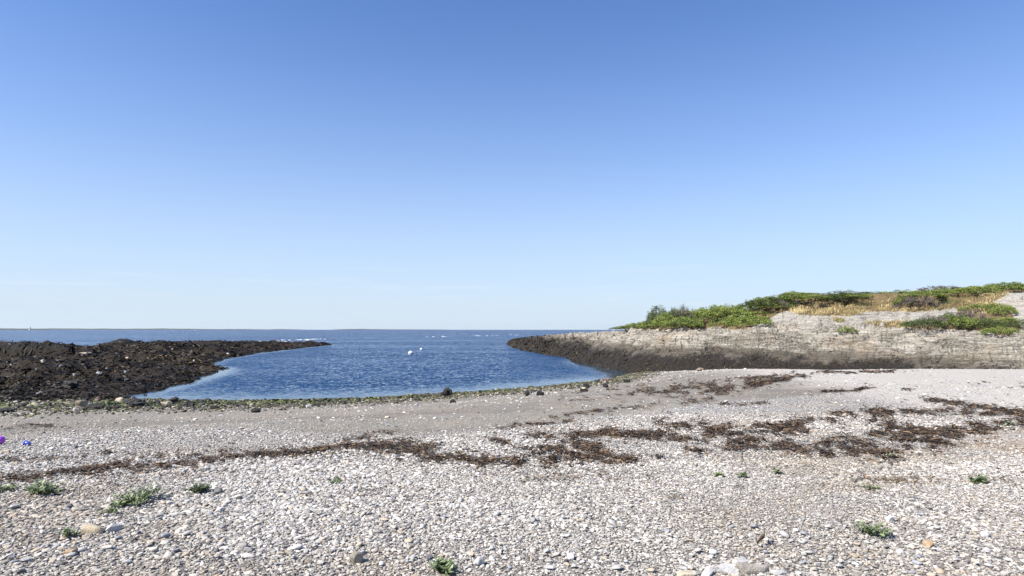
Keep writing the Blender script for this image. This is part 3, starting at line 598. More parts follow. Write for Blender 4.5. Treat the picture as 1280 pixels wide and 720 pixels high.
# ------------------------------------------------------------------ rockweed on the ledges
m = NT('rockweed'); tv = m.attr('tint')
weed_mat = m.done(m.ramp(tv, [(0, (.005, .0036, .0024)), (.5, (.017, .0115, .0055)), (.8, (.040, .026, .010)), (1, (.095, .064, .023))]), .6, Specular_IOR_Level=.25)
def weed_blades(name, x, y, fld, label, seed, down, ln=1.0):
    r = np.random.default_rng(seed); n = len(x); e = .12
    z = fld(x, y); gx = (fld(x + e, y) - fld(x - e, y)) / (2 * e); gy = (fld(x, y + e) - fld(x, y - e)) / (2 * e)
    a = r.uniform(0, 6.3, n); g = np.hypot(gx, gy) + 1e-6
    dx = np.cos(a) * (1 - down) - gx / g * down * 1.2; dy = np.sin(a) * (1 - down) - gy / g * down * 1.2
    l = np.hypot(dx, dy) + 1e-6; dx, dy = dx / l, dy / l
    d = np.stack([dx, dy, np.clip(gx * dx + gy * dy, -2.5, .6) + r.uniform(.02, .22, n)], -1); d /= np.linalg.norm(d, axis=1)[:, None]
    sd = np.stack([-dy, dx, r.normal(0, .6, n)], -1)
    k = np.clip(y / 35, .8, 2.2)
    V, F = ribbons(np.stack([x, y, z + .01], -1), d, sd, r.uniform(.14, .38, n) * k * ln, r.uniform(.03, .085, n) * k, r.uniform(0, .35, n), 2)
    cl = np.clip(.42 + .9 * fbm(x * .5, y * .5, 3, seed) + r.normal(0, .22, n), 0, 1)
    return tag(link(name, mk_mesh(name, V, F, False, dict(tint=np.repeat(cl, 6))), weed_mat), label, 'seaweed', kind='stuff')
r = np.random.default_rng(61); n = 80000
y = 24 + 100 * r.uniform(0, 1, n) ** 1.6; x = -15 - r.uniform(0, 1, n) * (y * .9 - 13)
tt = poly_sd(x, y, REEF); ok = (tt > .0) & (FR(x, y) > .02) & (FR(x, y) < 2.6) & (r.uniform(0, 1, n) < .35 + .9 * sstep(-.3, .3, fbm(x * .4, y * .4, 3, 64))) & ((FR(x, y) > FB(x, y) + .05))
weed_blades('rockweed_carpet', x[ok], y[ok], FR, 'thick brown rockweed carpet over the low dark ledge', 62, .25)
r = np.random.default_rng(63); n = 90000
x = r.uniform(-2, 32, n); y = r.uniform(22, 128, n); tt = FT(x, y); z = FH(x, y)
ok = (z > .02) & (z < 1.3 + .45 * sstep(50, 85, y) + 1.3 * fbm(x * .6, y * .6, 4, 65)) & (r.uniform(0, 1, n) < 1.1 - .35 * z) & (tt > -.5) & (z > FB(x, y) + .03) & (r.uniform(0, 1, n) < .92)
weed_blades('rockweed_fringe', x[ok], y[ok], FH, 'dark rockweed hanging along the foot of the pale headland', 64, .6, .55)

# ------------------------------------------------------------------ boulders and marked stones
boulder_mats = {'weed': None}
m = NT('weed_covered_stone'); n2 = m.noise(9, 4, .7, m.n('TexCoord').outputs['Object'])
boulder_mats['weed'] = m.done(m.ramp(n2, [(.3, (.007, .006, .005)), (.55, (.022, .018, .012)), (.8, (.07, .055, .03))]), .45, m.bump(n2, .9, .12))
BS = [rounded_stone(300 + i, (1, .8, .62), .2, 3) for i in range(5)] + [angular_stone(320 + i, (1, .75, .55), 26) for i in range(4)]
SLAB = [angular_stone(340 + i, (1, .6, .16), 18) for i in range(4)]
bc = {}
def place_stone(name, label, px, py, wpx, hpx, mat, shape, where='beach', cat='boulder', rz=0.0, sink=.18, group=None, tilt=(0, 0)):
    if where == 'beach': p = on_beach(px, py)[0]; p[2] = max(FB(p[0:1], p[1:2])[0], -.25)
    elif where == 'reef': p = on_field(px, py, FR, 22, 140)
    else: p = on_field(px, py, FH, 22, 120)
    L = wpx / FPX * p[1]; H = hpx / FPX * p[1] / (1 - sink)
    key = (shape.name, mat.name)
    if key not in bc:
        me = shape.copy(); me.materials.clear(); me.materials.append(mat); bc[key] = me
    me = bc[key]; co = np.empty(len(me.vertices) * 3, np.float32); me.vertices.foreach_get('co', co); ext = np.ptp(co.reshape(-1, 3), axis=0)
    o = link(name, me, None, None, (p[0], p[1], p[2] + H * (.5 - sink)), (tilt[0], tilt[1], rz), (L / ext[0], L * .85 / ext[0], H / ext[2]))
    return tag(o, label, cat, group)
bc_tan = stone_mat('weedy_tan_stone', [(.35, (.13, .10, .06)), (.65, (.33, .27, .18))], rnd=False)
WD = boulder_mats['weed']; TAN, WHT, PG, DG, SB = CLS['tan'], CLS['white'], CLS['pale grey'], CLS['dark grey'], CLS['slate blue']
red_mat = stone_mat('reddish_stone', [(.3, (.13, .085, .07)), (.7, (.22, .16, .13))], rnd=False, scale=14)
place_stone('boulder', 'upright black boulder at the water edge with a pale patch on top', 559, 495, 15, 11, WD, BS[0], rz=.5, sink=.1)
place_stone('boulder', 'low black rock awash in the cove beyond the upright boulder', 527, 486, 10, 3, WD, BS[1], sink=.3)
place_stone('boulder', 'tiny flat black rock barely breaking the calm shallows', 343, 497, 9, 1.6, WD, BS[2], sink=.3)
place_stone('boulder', 'squat brown rock where the shore bends to the headland', 757, 478, 12, 4.5, red_mat, BS[6], rz=.4)
place_stone('boulder', 'wide black weed-covered boulder beside a tan stone at the reef end', 167, 507, 24, 10, WD, BS[0], rz=.2)
place_stone('boulder', 'low dark weed mound in front of the wide black boulder', 171, 511, 26, 7, WD, BS[3], rz=1.2)
place_stone('boulder', 'smooth tan stone touching the wide black boulder', 150, 503, 11, 6.5, TAN, BS[4], rz=.4)
place_stone('boulder', 'dull reddish stone alone on the weedy shore beside the reef', 122, 503, 10, 7, red_mat, BS[0], rz=2)
place_stone('boulder', 'rough tan boulder on green weed beside a dark mound', 102, 510, 14, 8, bc_tan, BS[7], rz=.8)
place_stone('boulder', 'dark weedy mound beside the rough tan boulder', 121, 513, 22, 8, WD, BS[2], rz=.1)
place_stone('boulder', 'flat tan stone at the water edge under a dark weedy rock', 208, 508, 13, 5, TAN, BS[8], rz=.1)
place_stone('boulder', 'knobbly dark weedy rock behind the flat tan stone', 217, 506, 12, 9, WD, BS[6], rz=1.1)
place_stone('boulder', 'small dark stone in the shallows beyond the knobbly rock', 236, 505, 9, 4, WD, BS[1], rz=.3)
place_stone('boulder', 'round dark grey boulder at the seaward edge of the cobbles', 50, 500, 19, 12, DG, BS[0], rz=.7)
place_stone('boulder', 'broad black boulder next to the round grey one', 74, 499, 20, 11, WD, BS[4], rz=.2)
place_stone('boulder', 'black humped boulder rising from the weedy reef', 88, 486, 20, 11, WD, BS[3], 'reef', rz=.2)
place_stone('boulder', 'narrow upright pale stone among dark boulders', 27, 497, 5, 8, PG, BS[8], rz=.2)
place_stone('boulder', 'small white stone among dark boulders', 10, 498, 6, 6, WHT, BS[2], rz=.3)
place_stone('boulder', 'dark wide boulder on weed at the cobble strip', 5, 517, 24, 6, WD, BS[3], rz=.0)
place_stone('boulder', 'tan boulder with weed at the foot of the headland', 875, 465, 12, 4.5, stone_mat('weathered_tan_stone', [(.35, (.16, .125, .08)), (.65, (.34, .28, .19))], rnd=False), BS[0], rz=.3)
place_stone('boulder', 'small dark rock off the tip of the headland', 626, 431.5, 6, 1.8, WD, BS[1], rz=.3)
place_stone('stone', 'pale tan stone bright on the dark weedy reef', 53.5, 453, 5.5, 3.5, TAN, BS[6], 'reef', 'stone')
place_stone('stone', 'long tan slab lying under the dark reef ridge', 107, 443, 13, 2.4, TAN, BS[8], 'reef', 'stone', rz=.1)
place_stone('stone', 'dark grey stone on the reef beside the long slab', 73, 452, 5.5, 2.4, DG, BS[8], 'reef', 'stone')
place_stone('stone', 'small pale stone on brown weed toward the cove', 157, 466, 4, 2.8, PG, BS[8], 'reef', 'stone')
place_stone('stone', 'pale angular stone on the middle of the weedy reef', 93, 470, 4, 3, PG, BS[8], 'reef', 'stone')
place_stone('stone', 'flat grey stone on brown weed near the reef middle', 124, 469, 7, 3, PG, BS[7], 'reef', 'stone')
r3 = np.random.default_rng(71)
for i in range(16):                                   # pale stones strewn over the reef
    px, py = r3.uniform(0, 300), r3.uniform(436, 478)
    if py > 475 - (px - 200) * .18 and px > 200: continue
    place_stone('stone', 'small pale stone strewn over the brown weedy reef', px, py, r3.uniform(2, 4.5), r3.uniform(1.2, 2.4), (PG, TAN, PG, DG)[i % 4], BS[5 + i % 4], 'reef', 'stone', rz=r3.uniform(0, 6), group='small pale stones on the reef')
for i in range(95):                                   # cobbles and boulders on the green strip by the reef
    px = r3.uniform(-5, 330) if i < 75 else r3.uniform(330, 800); py = r3.uniform(499, 519) - (6 if px > 60 else 0) * r3.uniform(0, 1)
    if px > 330: py = np.interp(px, [330, 440, 560, 700, 800], [502, 500, 495, 484, 472]) + r3.uniform(1, 11)
    k = int(r3.choice(4, p=[.46, .30, .16, .08])); mt = (WD, TAN, PG, WHT)[k]
    nm = ('dark weedy', 'tan', 'grey', 'whitish')[k]
    sz = r3.uniform(4, 10) * (1.25 if k == 0 else .65)
    place_stone('cobble', f'{nm} cobble on the green weedy strip along the shore', px, py, sz, sz * r3.uniform(.35, .6), mt, BS[int(r3.integers(9))], 'beach', 'cobble', rz=r3.uniform(0, 6), sink=.22, group=f'{nm} cobbles on the weedy strip')
place_stone('stone', 'large flat tan stone with an orange face in the shingle', 118, 671, 30, 12, stone_mat('tan_orange_stone', [(.35, (.46, .42, .35)), (.6, (.46, .38, .26)), (.8, (.46, .32, .17))], rnd=False), SLAB[0], cat='stone', rz=-.2, tilt=(.2, .05))
place_stone('stone', 'grey wedge stone leaning on the large flat tan stone', 142, 668, 20, 9, PG, SLAB[1], cat='stone', rz=.9, tilt=(.3, .2))
place_stone('stone', 'rust brown stone sunk in grey shingle', 88, 699, 16, 8, rust_mat, BS[6], cat='stone', rz=.3)
place_stone('stone', 'square grey-brown stone in the middle of the shingle', 446, 706, 15, 14, stone_mat('olive_stone', [(.3, (.25, .22, .17)), (.7, (.36, .32, .25))], rnd=False), BS[7], cat='stone', rz=.3, tilt=(.3, 0))
place_stone('stone', 'smooth grey stone near the leafy plant at the shingle front', 599, 710, 16, 11, PG, BS[0], cat='stone', rz=.6)
place_stone('stone', 'orange-tan flat stone on the gravel near the beach toys', 8, 566, 12, 5, TAN, SLAB[2], cat='stone')
place_stone('stone', 'bright white stone beside a white blocky one on the shingle', 1112, 651, 11, 8, WHT, BS[5], cat='stone', rz=.5)
place_stone('stone', 'white rounded stone standing alone on fine shingle', 1126, 688, 11, 9, WHT, BS[1], cat='stone', rz=.2)
place_stone('stone', 'large cream stone on brownish fine gravel', 1231, 670, 15, 8, WHT, BS[2], cat='stone', rz=.4)
place_stone('stone', 'tan three-cornered stone in fine shingle', 1160, 682, 14, 9, rust_mat, BS[8], cat='stone', rz=1.4)
place_stone('stone', 'flat dark slate lying on white shingle', 760, 639, 9, 3, DG, SLAB[3], cat='stone', rz=.2)
place_stone('stone', 'slate blue chip lying flat on pale shingle', 668, 650, 12, 5, SB, SLAB[1], cat='stone', rz=1.2)
grain = stone_mat('grained_slab', [(.3, (.24, .215, .18)), (.7, (.38, .345, .30))], rnd=False)
place_stone('slab', 'grained grey-brown rock slab lying among pale slabs', 940, 716, 40, 13, grain, SLAB[0], cat='slab', rz=.15, tilt=(.25, .0))
place_stone('slab', 'long pale slab propped beside the grained slab', 908, 716, 30, 10, PG, SLAB[1], cat='slab', rz=-.6, tilt=(.3, .15))
place_stone('slab', 'pale slab tilted over between other pale slabs', 884, 719, 22, 9, PG, SLAB[2], cat='slab', rz=.8, tilt=(.4, -.2))
place_stone('slab', 'cream slab lowest of the slab cluster', 856, 722, 24, 9, TAN, SLAB[3], cat='slab', rz=.2, tilt=(.2, .1))
place_stone('slab', 'thin pale slab behind the grained slab', 925, 703, 24, 5, PG, SLAB[3], cat='slab', rz=.5, tilt=(.2, .1))
place_stone('slab', 'whitish broken slab beyond the grained slab', 972, 717, 22, 6, PG, SLAB[1], cat='slab', rz=2.5, tilt=(.2, .1))

# driftwood twig
bm = bmesh.new()
pts = [(-.055, -.03, .0), (-.02, -.005, .012), (.012, .01, .02), (.03, .035, .03)]
prev = None
for i, p in enumerate(pts):
    rr = .007 + .004 * i
    ring = [bm.verts.new((p[0] + rr * .3 * math.cos(a), p[1] + rr * math.cos(a) * .8, p[2] + rr * math.sin(a))) for a in np.linspace(0, 5.03, 6)]
    if prev:
        for j in range(6): bm.faces.new((prev[j], prev[(j + 1) % 6], ring[(j + 1) % 6], ring[j]))
    prev = ring
bm.faces.new(prev)
p = on_beach(954, 682)[0]
m = NT('driftwood'); dw = m.done(m.ramp(m.noise(60, 3), [(.3, (.05, .03, .018)), (.7, (.16, .10, .06))]), .8)
tag(link('driftwood_twig', bm_mesh('driftwood_twig', bm, True), dw, None, (p[0], p[1], FB(p[0:1], p[1:2])[0] + .045), (0, 0, .2), 1.4), 'short dark driftwood twig lying on white shingle', 'driftwood')

# ------------------------------------------------------------------ leafy beach plants
m = NT('beach_leaf'); tv = m.attr('tint')
leaf_mat = m.done(m.ramp(tv, [(0, (.05, .075, .028)), (.5, (.11, .15, .06)), (.85, (.19, .235, .11)), (1, (.28, .32, .18))]), .5)
m = NT('green_stem'); stem_mat = m.done((.09, .11, .04), .6)
def beach_plant(label, px, py, wpx, hpx, seed, leaves=260, rz=0.0, aspect=.55):
    p = on_beach(px, py)[0]; p[2] = FB(p[0:1], p[1:2])[0]; k = p[1] / FPX; W_, H_ = wpx * k / 2, hpx * k
    r = np.random.default_rng(seed); e = bpy.data.objects.new('beach_plant', None); COL.objects.link(e); e.location = p
    e.empty_display_size = .1; tag(e, label, 'plant')
    ns = max(5, leaves // 16)
    a = r.uniform(0, 6.3, ns); rad = np.sqrt(r.uniform(.02, 1, ns))
    tip = np.stack([np.cos(a) * rad * W_, np.sin(a) * rad * W_ * aspect * 1.6, H_ * (1 - .55 * rad ** 2) * r.uniform(.6, 1.1, ns)], -1)
    V, F = ribbons(np.stack([tip[:, 0] * .15, tip[:, 1] * .15, np.zeros(ns)], -1), tip * [.85, .85, 1], np.tile([[.7, .7, 0.]], (ns, 1)), np.ones(ns), np.full(ns, .004), np.full(ns, .05), 3)
    V = np.concatenate([V, V + [0.002, -.002, .001]]); F = np.concatenate([F, F + len(V) // 2])
    link('stem', mk_mesh('stem', V, F), stem_mat, e)
    si = r.integers(0, ns, leaves); tt = r.uniform(.35, 1.05, leaves)
    lp = tip[si] * tt[:, None] + r.normal(0, .008, (leaves, 3)); lp[:, 2] = np.maximum(lp[:, 2], .012)
    la = r.uniform(0, 6.3, leaves); d = np.stack([np.cos(la), np.sin(la), r.uniform(-.1, .9, leaves)], -1); d /= np.linalg.norm(d, axis=1)[:, None]
    sd = np.stack([-np.sin(la), np.cos(la), r.normal(0, .3, leaves)], -1)
    ll = r.uniform(.022, .048, leaves) * np.clip(p[1] / 6, .8, 1.5)
    V, F = ribbons(lp, d, sd, ll, ll * r.uniform(.35, .55, leaves), r.uniform(-.3, .1, leaves), 2)
    tn = np.clip(.35 + .35 * tt + r.normal(0, .18, leaves), 0, 1)
    link('leaves', mk_mesh('leaves', V, F, True, dict(tint=np.repeat(tn, 6))), leaf_mat, e)
beach_plant('bushy green beach plant just below the dark seaweed line', 54, 621, 50, 17, 1, 420)
beach_plant('largest sprawling green plant, two joined mounds on grey shingle', 172, 632, 62, 19, 2, 620, aspect=.8)
beach_plant('compact round green plant alone beyond the sprawling one', 249, 620, 26, 14, 3, 230)
beach_plant('low spreading green plant beside the bushy one', 3, 614, 34, 9, 4, 160)
beach_plant('thin straggly green plant beside the large flat tan stone', 85, 676, 30, 11, 5, 110)
beach_plant('scraggy pale sprig between the sprawling plant and the tan stone', 140, 645, 28, 6, 6, 60)
beach_plant('small yellowish tuft lying flat in the open shingle', 422, 604, 20, 6, 7, 50)
beach_plant('leafy dense plant growing close in front of the grey stone', 554, 719, 44, 17, 8, 420)
beach_plant('dull green sprig beside a brighter sprig near the seaweed mats', 898, 596, 12, 5, 9, 45)
beach_plant('bright green sprig between two duller sprigs in pale shingle', 929, 597, 13, 8, 10, 50)
beach_plant('small round sprig on pale shingle below the seaweed field', 972, 593, 9, 7, 11, 45)
beach_plant('long green plant trailing downhill across fine shingle', 1091, 668, 36, 16, 12, 300, aspect=.9)
beach_plant('two-lobed green plant on bare fine gravel', 1219, 606, 28, 9, 13, 170)
beach_plant('pair of faint sprigs in rusty weed litter', 1090, 614, 24, 5, 14, 50)
beach_plant('faint tuft growing in the seaweed field', 1262, 531, 12, 5, 15, 45)
beach_plant('tiny tuft at the edge of the dark seaweed field', 1116, 571, 9, 4, 16, 35)

# ------------------------------------------------------------------ shrubs on the headland
def leaf_stuff(name, stops, trans=.15):
    m = NT(name); return m.done(m.ramp(m.attr('tint'), stops), .55)
green_mat = leaf_stuff('bayberry_leaf', [(0, (.04, .06, .010)), (.35, (.115, .165, .026)), (.7, (.20, .255, .045)), (1, (.31, .33, .085))])
dark_mat = leaf_stuff('juniper_leaf', [(0, (.018, .03, .008)), (.5, (.055, .082, .018)), (1, (.12, .15, .038))])
twig_mat = leaf_stuff('grey_twig', [(0, (.06, .05, .045)), (.5, (.14, .115, .105)), (1, (.24, .20, .18))])
m = NT('shrub_bark'); bark_mat = m.done((.08, .06, .045), .9)
def crown_mesh(seed, n_cl, per, leaf, kind):
    r = np.random.default_rng(seed)
    a = r.uniform(0, 6.3, n_cl); u = r.uniform(0, 1, n_cl) ** .6
    rad = u ** .5; zz = np.sqrt(np.clip(1 - rad ** 2 * .95, .02, 1)) * r.uniform(.68, 1.04, n_cl)
    lobes = 1 + .22 * np.sin(a * 2 + r.uniform(0, 6)) + .14 * np.sin(a * 5 + r.uniform(0, 6))
    c = np.stack([np.cos(a) * rad * lobes, np.sin(a) * rad * lobes, zz], -1)
    ci = np.repeat(np.arange(n_cl), per); n = len(ci)
    off = r.normal(0, 1, (n, 3)); off /= np.linalg.norm(off, axis=1)[:, None]
    size = r.uniform(.10, .24, n_cl)
    p = c[ci] + off * (size[ci] * r.uniform(.3, 1.05, n))[:, None] * [1, 1, .75]
    p[:, 2] = np.maximum(p[:, 2], .02)
    if kind == 'twig':
        d = np.stack([p[:, 0] * .8, p[:, 1] * .8, np.full(n, .8)], -1) + r.normal(0, .5, (n, 3)); ll = r.uniform(.15, .32, n); w = ll * .09
    else:
        d = off + r.normal(0, .6, (n, 3)) + [0, 0, .25]; ll = r.uniform(.7, 1.4, n) * leaf; w = ll * .62
    d /= np.linalg.norm(d, axis=1)[:, None]
    sd = np.cross(d, r.normal(0, 1, (n, 3))); sd /= np.linalg.norm(sd, axis=1)[:, None] + 1e-9
    V, F = ribbons(p, d, sd, ll, w, np.zeros(n), 1)
    cl = r.normal(.5, .2, n_cl)
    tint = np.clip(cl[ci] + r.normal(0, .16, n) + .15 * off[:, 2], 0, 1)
    return mk_mesh('crown', V, F, False, dict(tint=np.repeat(tint, 4)))
def stem_mesh(seed, n=9):
    r = np.random.default_rng(seed); bm = bmesh.new()
    for i in range(n):
        a = r.uniform(0, 6.3); q = Vector((math.cos(a) * r.uniform(.2, .8), math.sin(a) * r.uniform(.2, .8), r.uniform(.5, .85)))
        base = Vector((math.cos(a) * .06, math.sin(a) * .06, -.15)); mid = (base + q) * .5 + Vector((0, 0, .1)); prev = None
        for p_, rr in ((base, .035), (mid, .022), (q, .008)):
            ring = [bm.verts.new(p_ + Vector((rr * math.cos(b), rr * math.sin(b), 0))) for b in (0, 1.57, 3.14, 4.71)]
            if prev:
                for j in range(4): bm.faces.new((prev[j], prev[(j + 1) % 4], ring[(j + 1) % 4], ring[j]))
            prev = ring
    return bm_mesh('stem', bm, True)
CR = {'green': [crown_mesh(400 + i, 85, 70, .05, 'leaf') for i in range(5)], 'dark': [crown_mesh(420 + i, 140, 60, .045, 'leaf') for i in range(3)], 'twig': [crown_mesh(440 + i, 60, 22, .1, 'twig') for i in range(2)]}
for k, mt in (('green', green_mat), ('dark', dark_mat), ('twig', twig_mat)):
    for me in CR[k]: me.materials.append(mt)
STM = [stem_mesh(460 + i) for i in range(3)]
for me in STM: me.materials.append(bark_mat)
def shrub(p, rx, h, kind, seed, label, group=None):
    e = bpy.data.objects.new('shrub', None); COL.objects.link(e); e.location = (p[0], p[1], p[2] - .08); e.rotation_euler = (0, 0, seed * 1.7 % 6.3); e.scale = (rx, rx * .9, h)
    tag(e, label, 'shrub', group)
    link('crown', CR[kind][seed % len(CR[kind])], None, e); link('stem', STM[seed % 3], None, e)
sid = 0
def shrub_px(px, py, wpx, hpx, kind, label, group=None):
    global sid; sid += 1
    p = on_field(px, py, FH, 28, 120); k = p[1] / FPX
    shrub(p, wpx * k / 2 * .9, hpx * k * .98, kind, sid, label, group)
shrub_px(823, 409, 36, 27, 'dark', 'tall dark rounded shrub standing above the green thicket end')
shrub_px(857, 407, 34, 23, 'twig', 'bare grey-purple shrub in the thicket beside the tall dark one')
shrub_px(843, 407, 22, 22, 'dark', 'small dark shrub between the tall dark and the bare grey shrubs')
shrub_px(964, 384, 62, 14, 'dark', 'wide flat-topped dark shrub on the crest of the thicket')
shrub_px(974, 386, 24, 12, 'twig', 'small bare grey bush against the flat-topped dark shrub')
shrub_px(1056, 377, 56, 15, 'dark', 'dome-shaped dark shrub standing on the golden grass skyline')
shrub_px(1143, 385, 46, 15, 'twig', 'bare grey-purple bush spreading over golden grass')
shrub_px(1128, 381, 30, 11, 'green', 'low green shrub beside the spreading bare grey bush')
shrub_px(1060, 418, 22, 9, 'green', 'single small bright green bush on bare pale rock')
shrub_px(1050, 401, 15, 4, 'green', 'tiny flat green tuft in a hollow of the pale rock')
shrub_px(1168, 409, 26, 16, 'twig', 'bare grey bush at the edge of the leafy patch on the rock')
shrub_px(1185, 407, 28, 18, 'dark', 'dark shrub in the leafy patch next to the bare grey bush')
shrub_px(1212, 404, 30, 18, 'twig', 'dry grey bush amid the green leafy patch')
shrub_px(1256, 354 + 6, 40, 9, 'green', 'green shrub topping the highest part of the headland')
shrub_px(1175, 364, 44, 8, 'twig', 'grey twiggy brush along the highest headland crest')
# thickets: spaced evenly over the ground they cover
def thicket(polys, n, gap, rmin, rmax, hmin, hmax, label, group, seed, kinds=('green',), box=(7, 62, 30, 95)):
    r = np.random.default_rng(seed); got = []
    x = r.uniform(box[0], box[1], n); y = r.uniform(box[2], box[3], n); z = FH(x, y); px, py = project(x, y, z)
    ok = np.zeros(n, bool)
    for Pg in polys: ok |= poly_sd(px, py, Pg) > 0
    ok &= FT(x, y) > 5
    for i in np.nonzero(ok)[0]:
        if all((x[i] - g[0]) ** 2 + (y[i] - g[1]) ** 2 > gap * gap for g in got):
            got.append((x[i], y[i])); k = kinds[int(r.integers(len(kinds)))]
            shrub((x[i], y[i], z[i]), r.uniform(rmin, rmax), r.uniform(hmin, hmax) * float(np.interp(px[i], [780, 805, 835, 900, 935, 1000, 1004], [.3, .55, .95, .85, .5, .45, 1])), k, int(r.integers(1000)), label[k], group)
    return len(got)
nA = thicket([SHRUB[0]], 9000, 1.45, 1.1, 1.9, .95, 1.65, {'green': 'low bright green shrub in the thicket above the pale ledge', 'dark': 'low dark green shrub in the thicket above the pale ledge'}, 'shrubs in the thicket above the ledge', 81, ('green', 'green', 'green', 'green', 'green', 'dark'), (7, 40, 30, 76))
nB = thicket([SHRUB[1]], 6000, 1.35, .8, 1.3, .4, .85, {'green': 'leafy green shrub in the patch growing on bare rock', 'dark': 'dark leafy shrub in the patch growing on bare rock'}, 'shrubs in the patch on the rock', 82, ('green', 'green', 'dark'))
nC = thicket([SHRUB[2]], 9000, 2.4, 1.2, 2.0, .35, .7, {'green': 'low green scrub along the headland crest behind golden grass', 'dark': 'low dark scrub along the headland crest behind golden grass'}, 'scrub along the headland crest', 83, ('green', 'dark', 'green'), (14, 60, 40, 78))
print('shrubs', nA, nB, nC)
# ------------------------------------------------------------------ dry grass on the headland
grass_mat = leaf_stuff('dry_grass', [(0, (.12, .14, .04)), (.25, (.20, .19, .065)), (.42, (.40, .31, .135)), (.7, (.56, .45, .22)), (.9, (.62, .53, .30)), (1, (.50, .36, .17))])
r = np.random.default_rng(91); n = 60000
x = r.uniform(7, 66, n); y = r.uniform(30, 85, n); z = FH(x, y); px, py = project(x, y, z); ok = np.zeros(n, bool)
for Pg in GRASS: ok |= poly_sd(px, py + 2.5 * fbm(x * .8, y * .8, 3, 120), Pg) > -.5
ok &= (FT(x, y) > 4)
bx, by, bz = x[ok], y[ok], z[ok]; k = 9
bx, by, bz = [np.repeat(v, k) for v in (bx, by, bz)]; n = len(bx)
bx = bx + r.normal(0, .12, n); by = by + r.normal(0, .12, n); bz = FH(bx, by)
a = r.uniform(0, 6.3, n); d = np.stack([np.cos(a) * .45 + .25, np.sin(a) * .45, np.ones(n)], -1); d /= np.linalg.norm(d, axis=1)[:, None]
sd = np.stack([-np.sin(a), np.cos(a), np.zeros(n)], -1)
hh = r.uniform(.07, .22, n) * (1 + .9 * fbm(bx * .6, by * .6, 2, 93))
V, F = ribbons(np.stack([bx, by, bz - .02], -1), d, sd, hh, np.full(n, .035), np.zeros(n), 1)
tint = np.clip(.55 + .8 * fbm(bx * .5, by * .5, 3, 94) + r.normal(0, .14, n), 0, 1)
tag(link('dry_grass', mk_mesh('dry_grass', V, F, False, dict(tint=np.repeat(tint, 4))), grass_mat), 'golden dry grass growing across the top of the headland', 'grass', kind='stuff')

# ------------------------------------------------------------------ buoys, beach toys, lighthouse, boats, surf
m = NT('white_buoy_shell'); buoy_mat = m.done((.80, .79, .76), .35)
m = NT('buoy_band'); band_mat = m.done((.06, .10, .30), .4)
m = NT('galvanised_metal'); metal_mat = m.done((.35, .35, .36), .4, Metallic=.8)
def lathe(name, prof, seg=20, smooth=True):
    bm = bmesh.new(); rings = []
    for rr, zz in prof: rings.append([bm.verts.new((rr * math.cos(a), rr * math.sin(a), zz)) for a in np.linspace(0, 2 * math.pi, seg, endpoint=False)])
    for A, B in zip(rings, rings[1:]):
        for j in range(seg): bm.faces.new((A[j], A[(j + 1) % seg], B[(j + 1) % seg], B[j]))
    bm.faces.new(rings[-1]); bm.faces.new(rings[0][::-1])
    return bm_mesh(name, bm, smooth)
def buoy(px, py, R_, label):
    y = CZ * FPX / (py - HY); e = bpy.data.objects.new('mooring_buoy', None); COL.objects.link(e); e.location = ((px - HX) / FPX * y, y, 0)
    tag(e, label, 'buoy')
    prof = [(max(.02, math.cos(t)) * R_, math.sin(t) * R_ + R_ * .45) for t in np.linspace(-1.5, 1.5, 14)]
    link('float', lathe('float', prof), buoy_mat, e)
    link('band', lathe('band', [(R_ * 1.005, R_ * .36), (R_ * 1.015, R_ * .40), (R_ * 1.015, R_ * .52), (R_ * 1.005, R_ * .56)]), band_mat, e)
    link('top_post', lathe('top_post', [(R_ * .16, R_ * 1.38), (R_ * .16, R_ * 1.62), (R_ * .10, R_ * 1.68)], 10), metal_mat, e)
    bm = bmesh.new(); rg = []
    for a in np.linspace(0, 2 * math.pi, 14, endpoint=False):
        c = Vector((math.cos(a) * R_ * .16, 0, R_ * 1.8 + math.sin(a) * R_ * .16)); o_ = Vector((math.cos(a), 0, math.sin(a)))
        rg.append([bm.verts.new(c + (o_ * math.cos(b) + Vector((0, 1, 0)) * math.sin(b)) * R_ * .04) for b in (0, 1.57, 3.14, 4.71)])
    for i in range(14):
        for j in range(4): bm.faces.new((rg[i][j], rg[i][(j + 1) % 4], rg[(i + 1) % 14][(j + 1) % 4], rg[(i + 1) % 14][j]))
    link('ring', bm_mesh('ring', bm, True), metal_mat, e)
buoy(513.3, 443.0, .29, 'larger white mooring buoy floating in the cove')
buoy(526.6, 437.5, .20, 'smaller white mooring buoy floating farther out beyond the larger one')

# purple ball
p = on_beach(0, 557)[0]; k = p[1] / FPX; rb = 5.2 * k
m = NT('purple_vinyl'); purple = m.done((.33, .06, .52), .35)
m = NT('pale_purple_vinyl'); purple2 = m.done((.50, .22, .66), .35)
e = bpy.data.objects.new('beach_ball', None); COL.objects.link(e); e.location = (p[0] - 1.0 * k, p[1], FB(p[0:1], p[1:2])[0] + .01); e.rotation_euler = (.2, .3, .4)
tag(e, 'glossy purple ball resting on the gravel beside the blue pail', 'ball')
link('shell', lathe('shell', [(max(.004, math.cos(t) * rb), math.sin(t) * rb + rb) for t in np.linspace(-1.56, 1.56, 18)], 24), purple, e)
link('seam', lathe('seam', [(rb * 1.003, rb * .95), (rb * 1.008, rb * .98), (rb * 1.008, rb * 1.02), (rb * 1.003, rb * 1.05)], 24), purple2, e)
link('valve', lathe('valve', [(rb * .12, rb * 1.985), (rb * .12, rb * 2.005), (rb * .05, rb * 2.012)], 10), purple2, e)
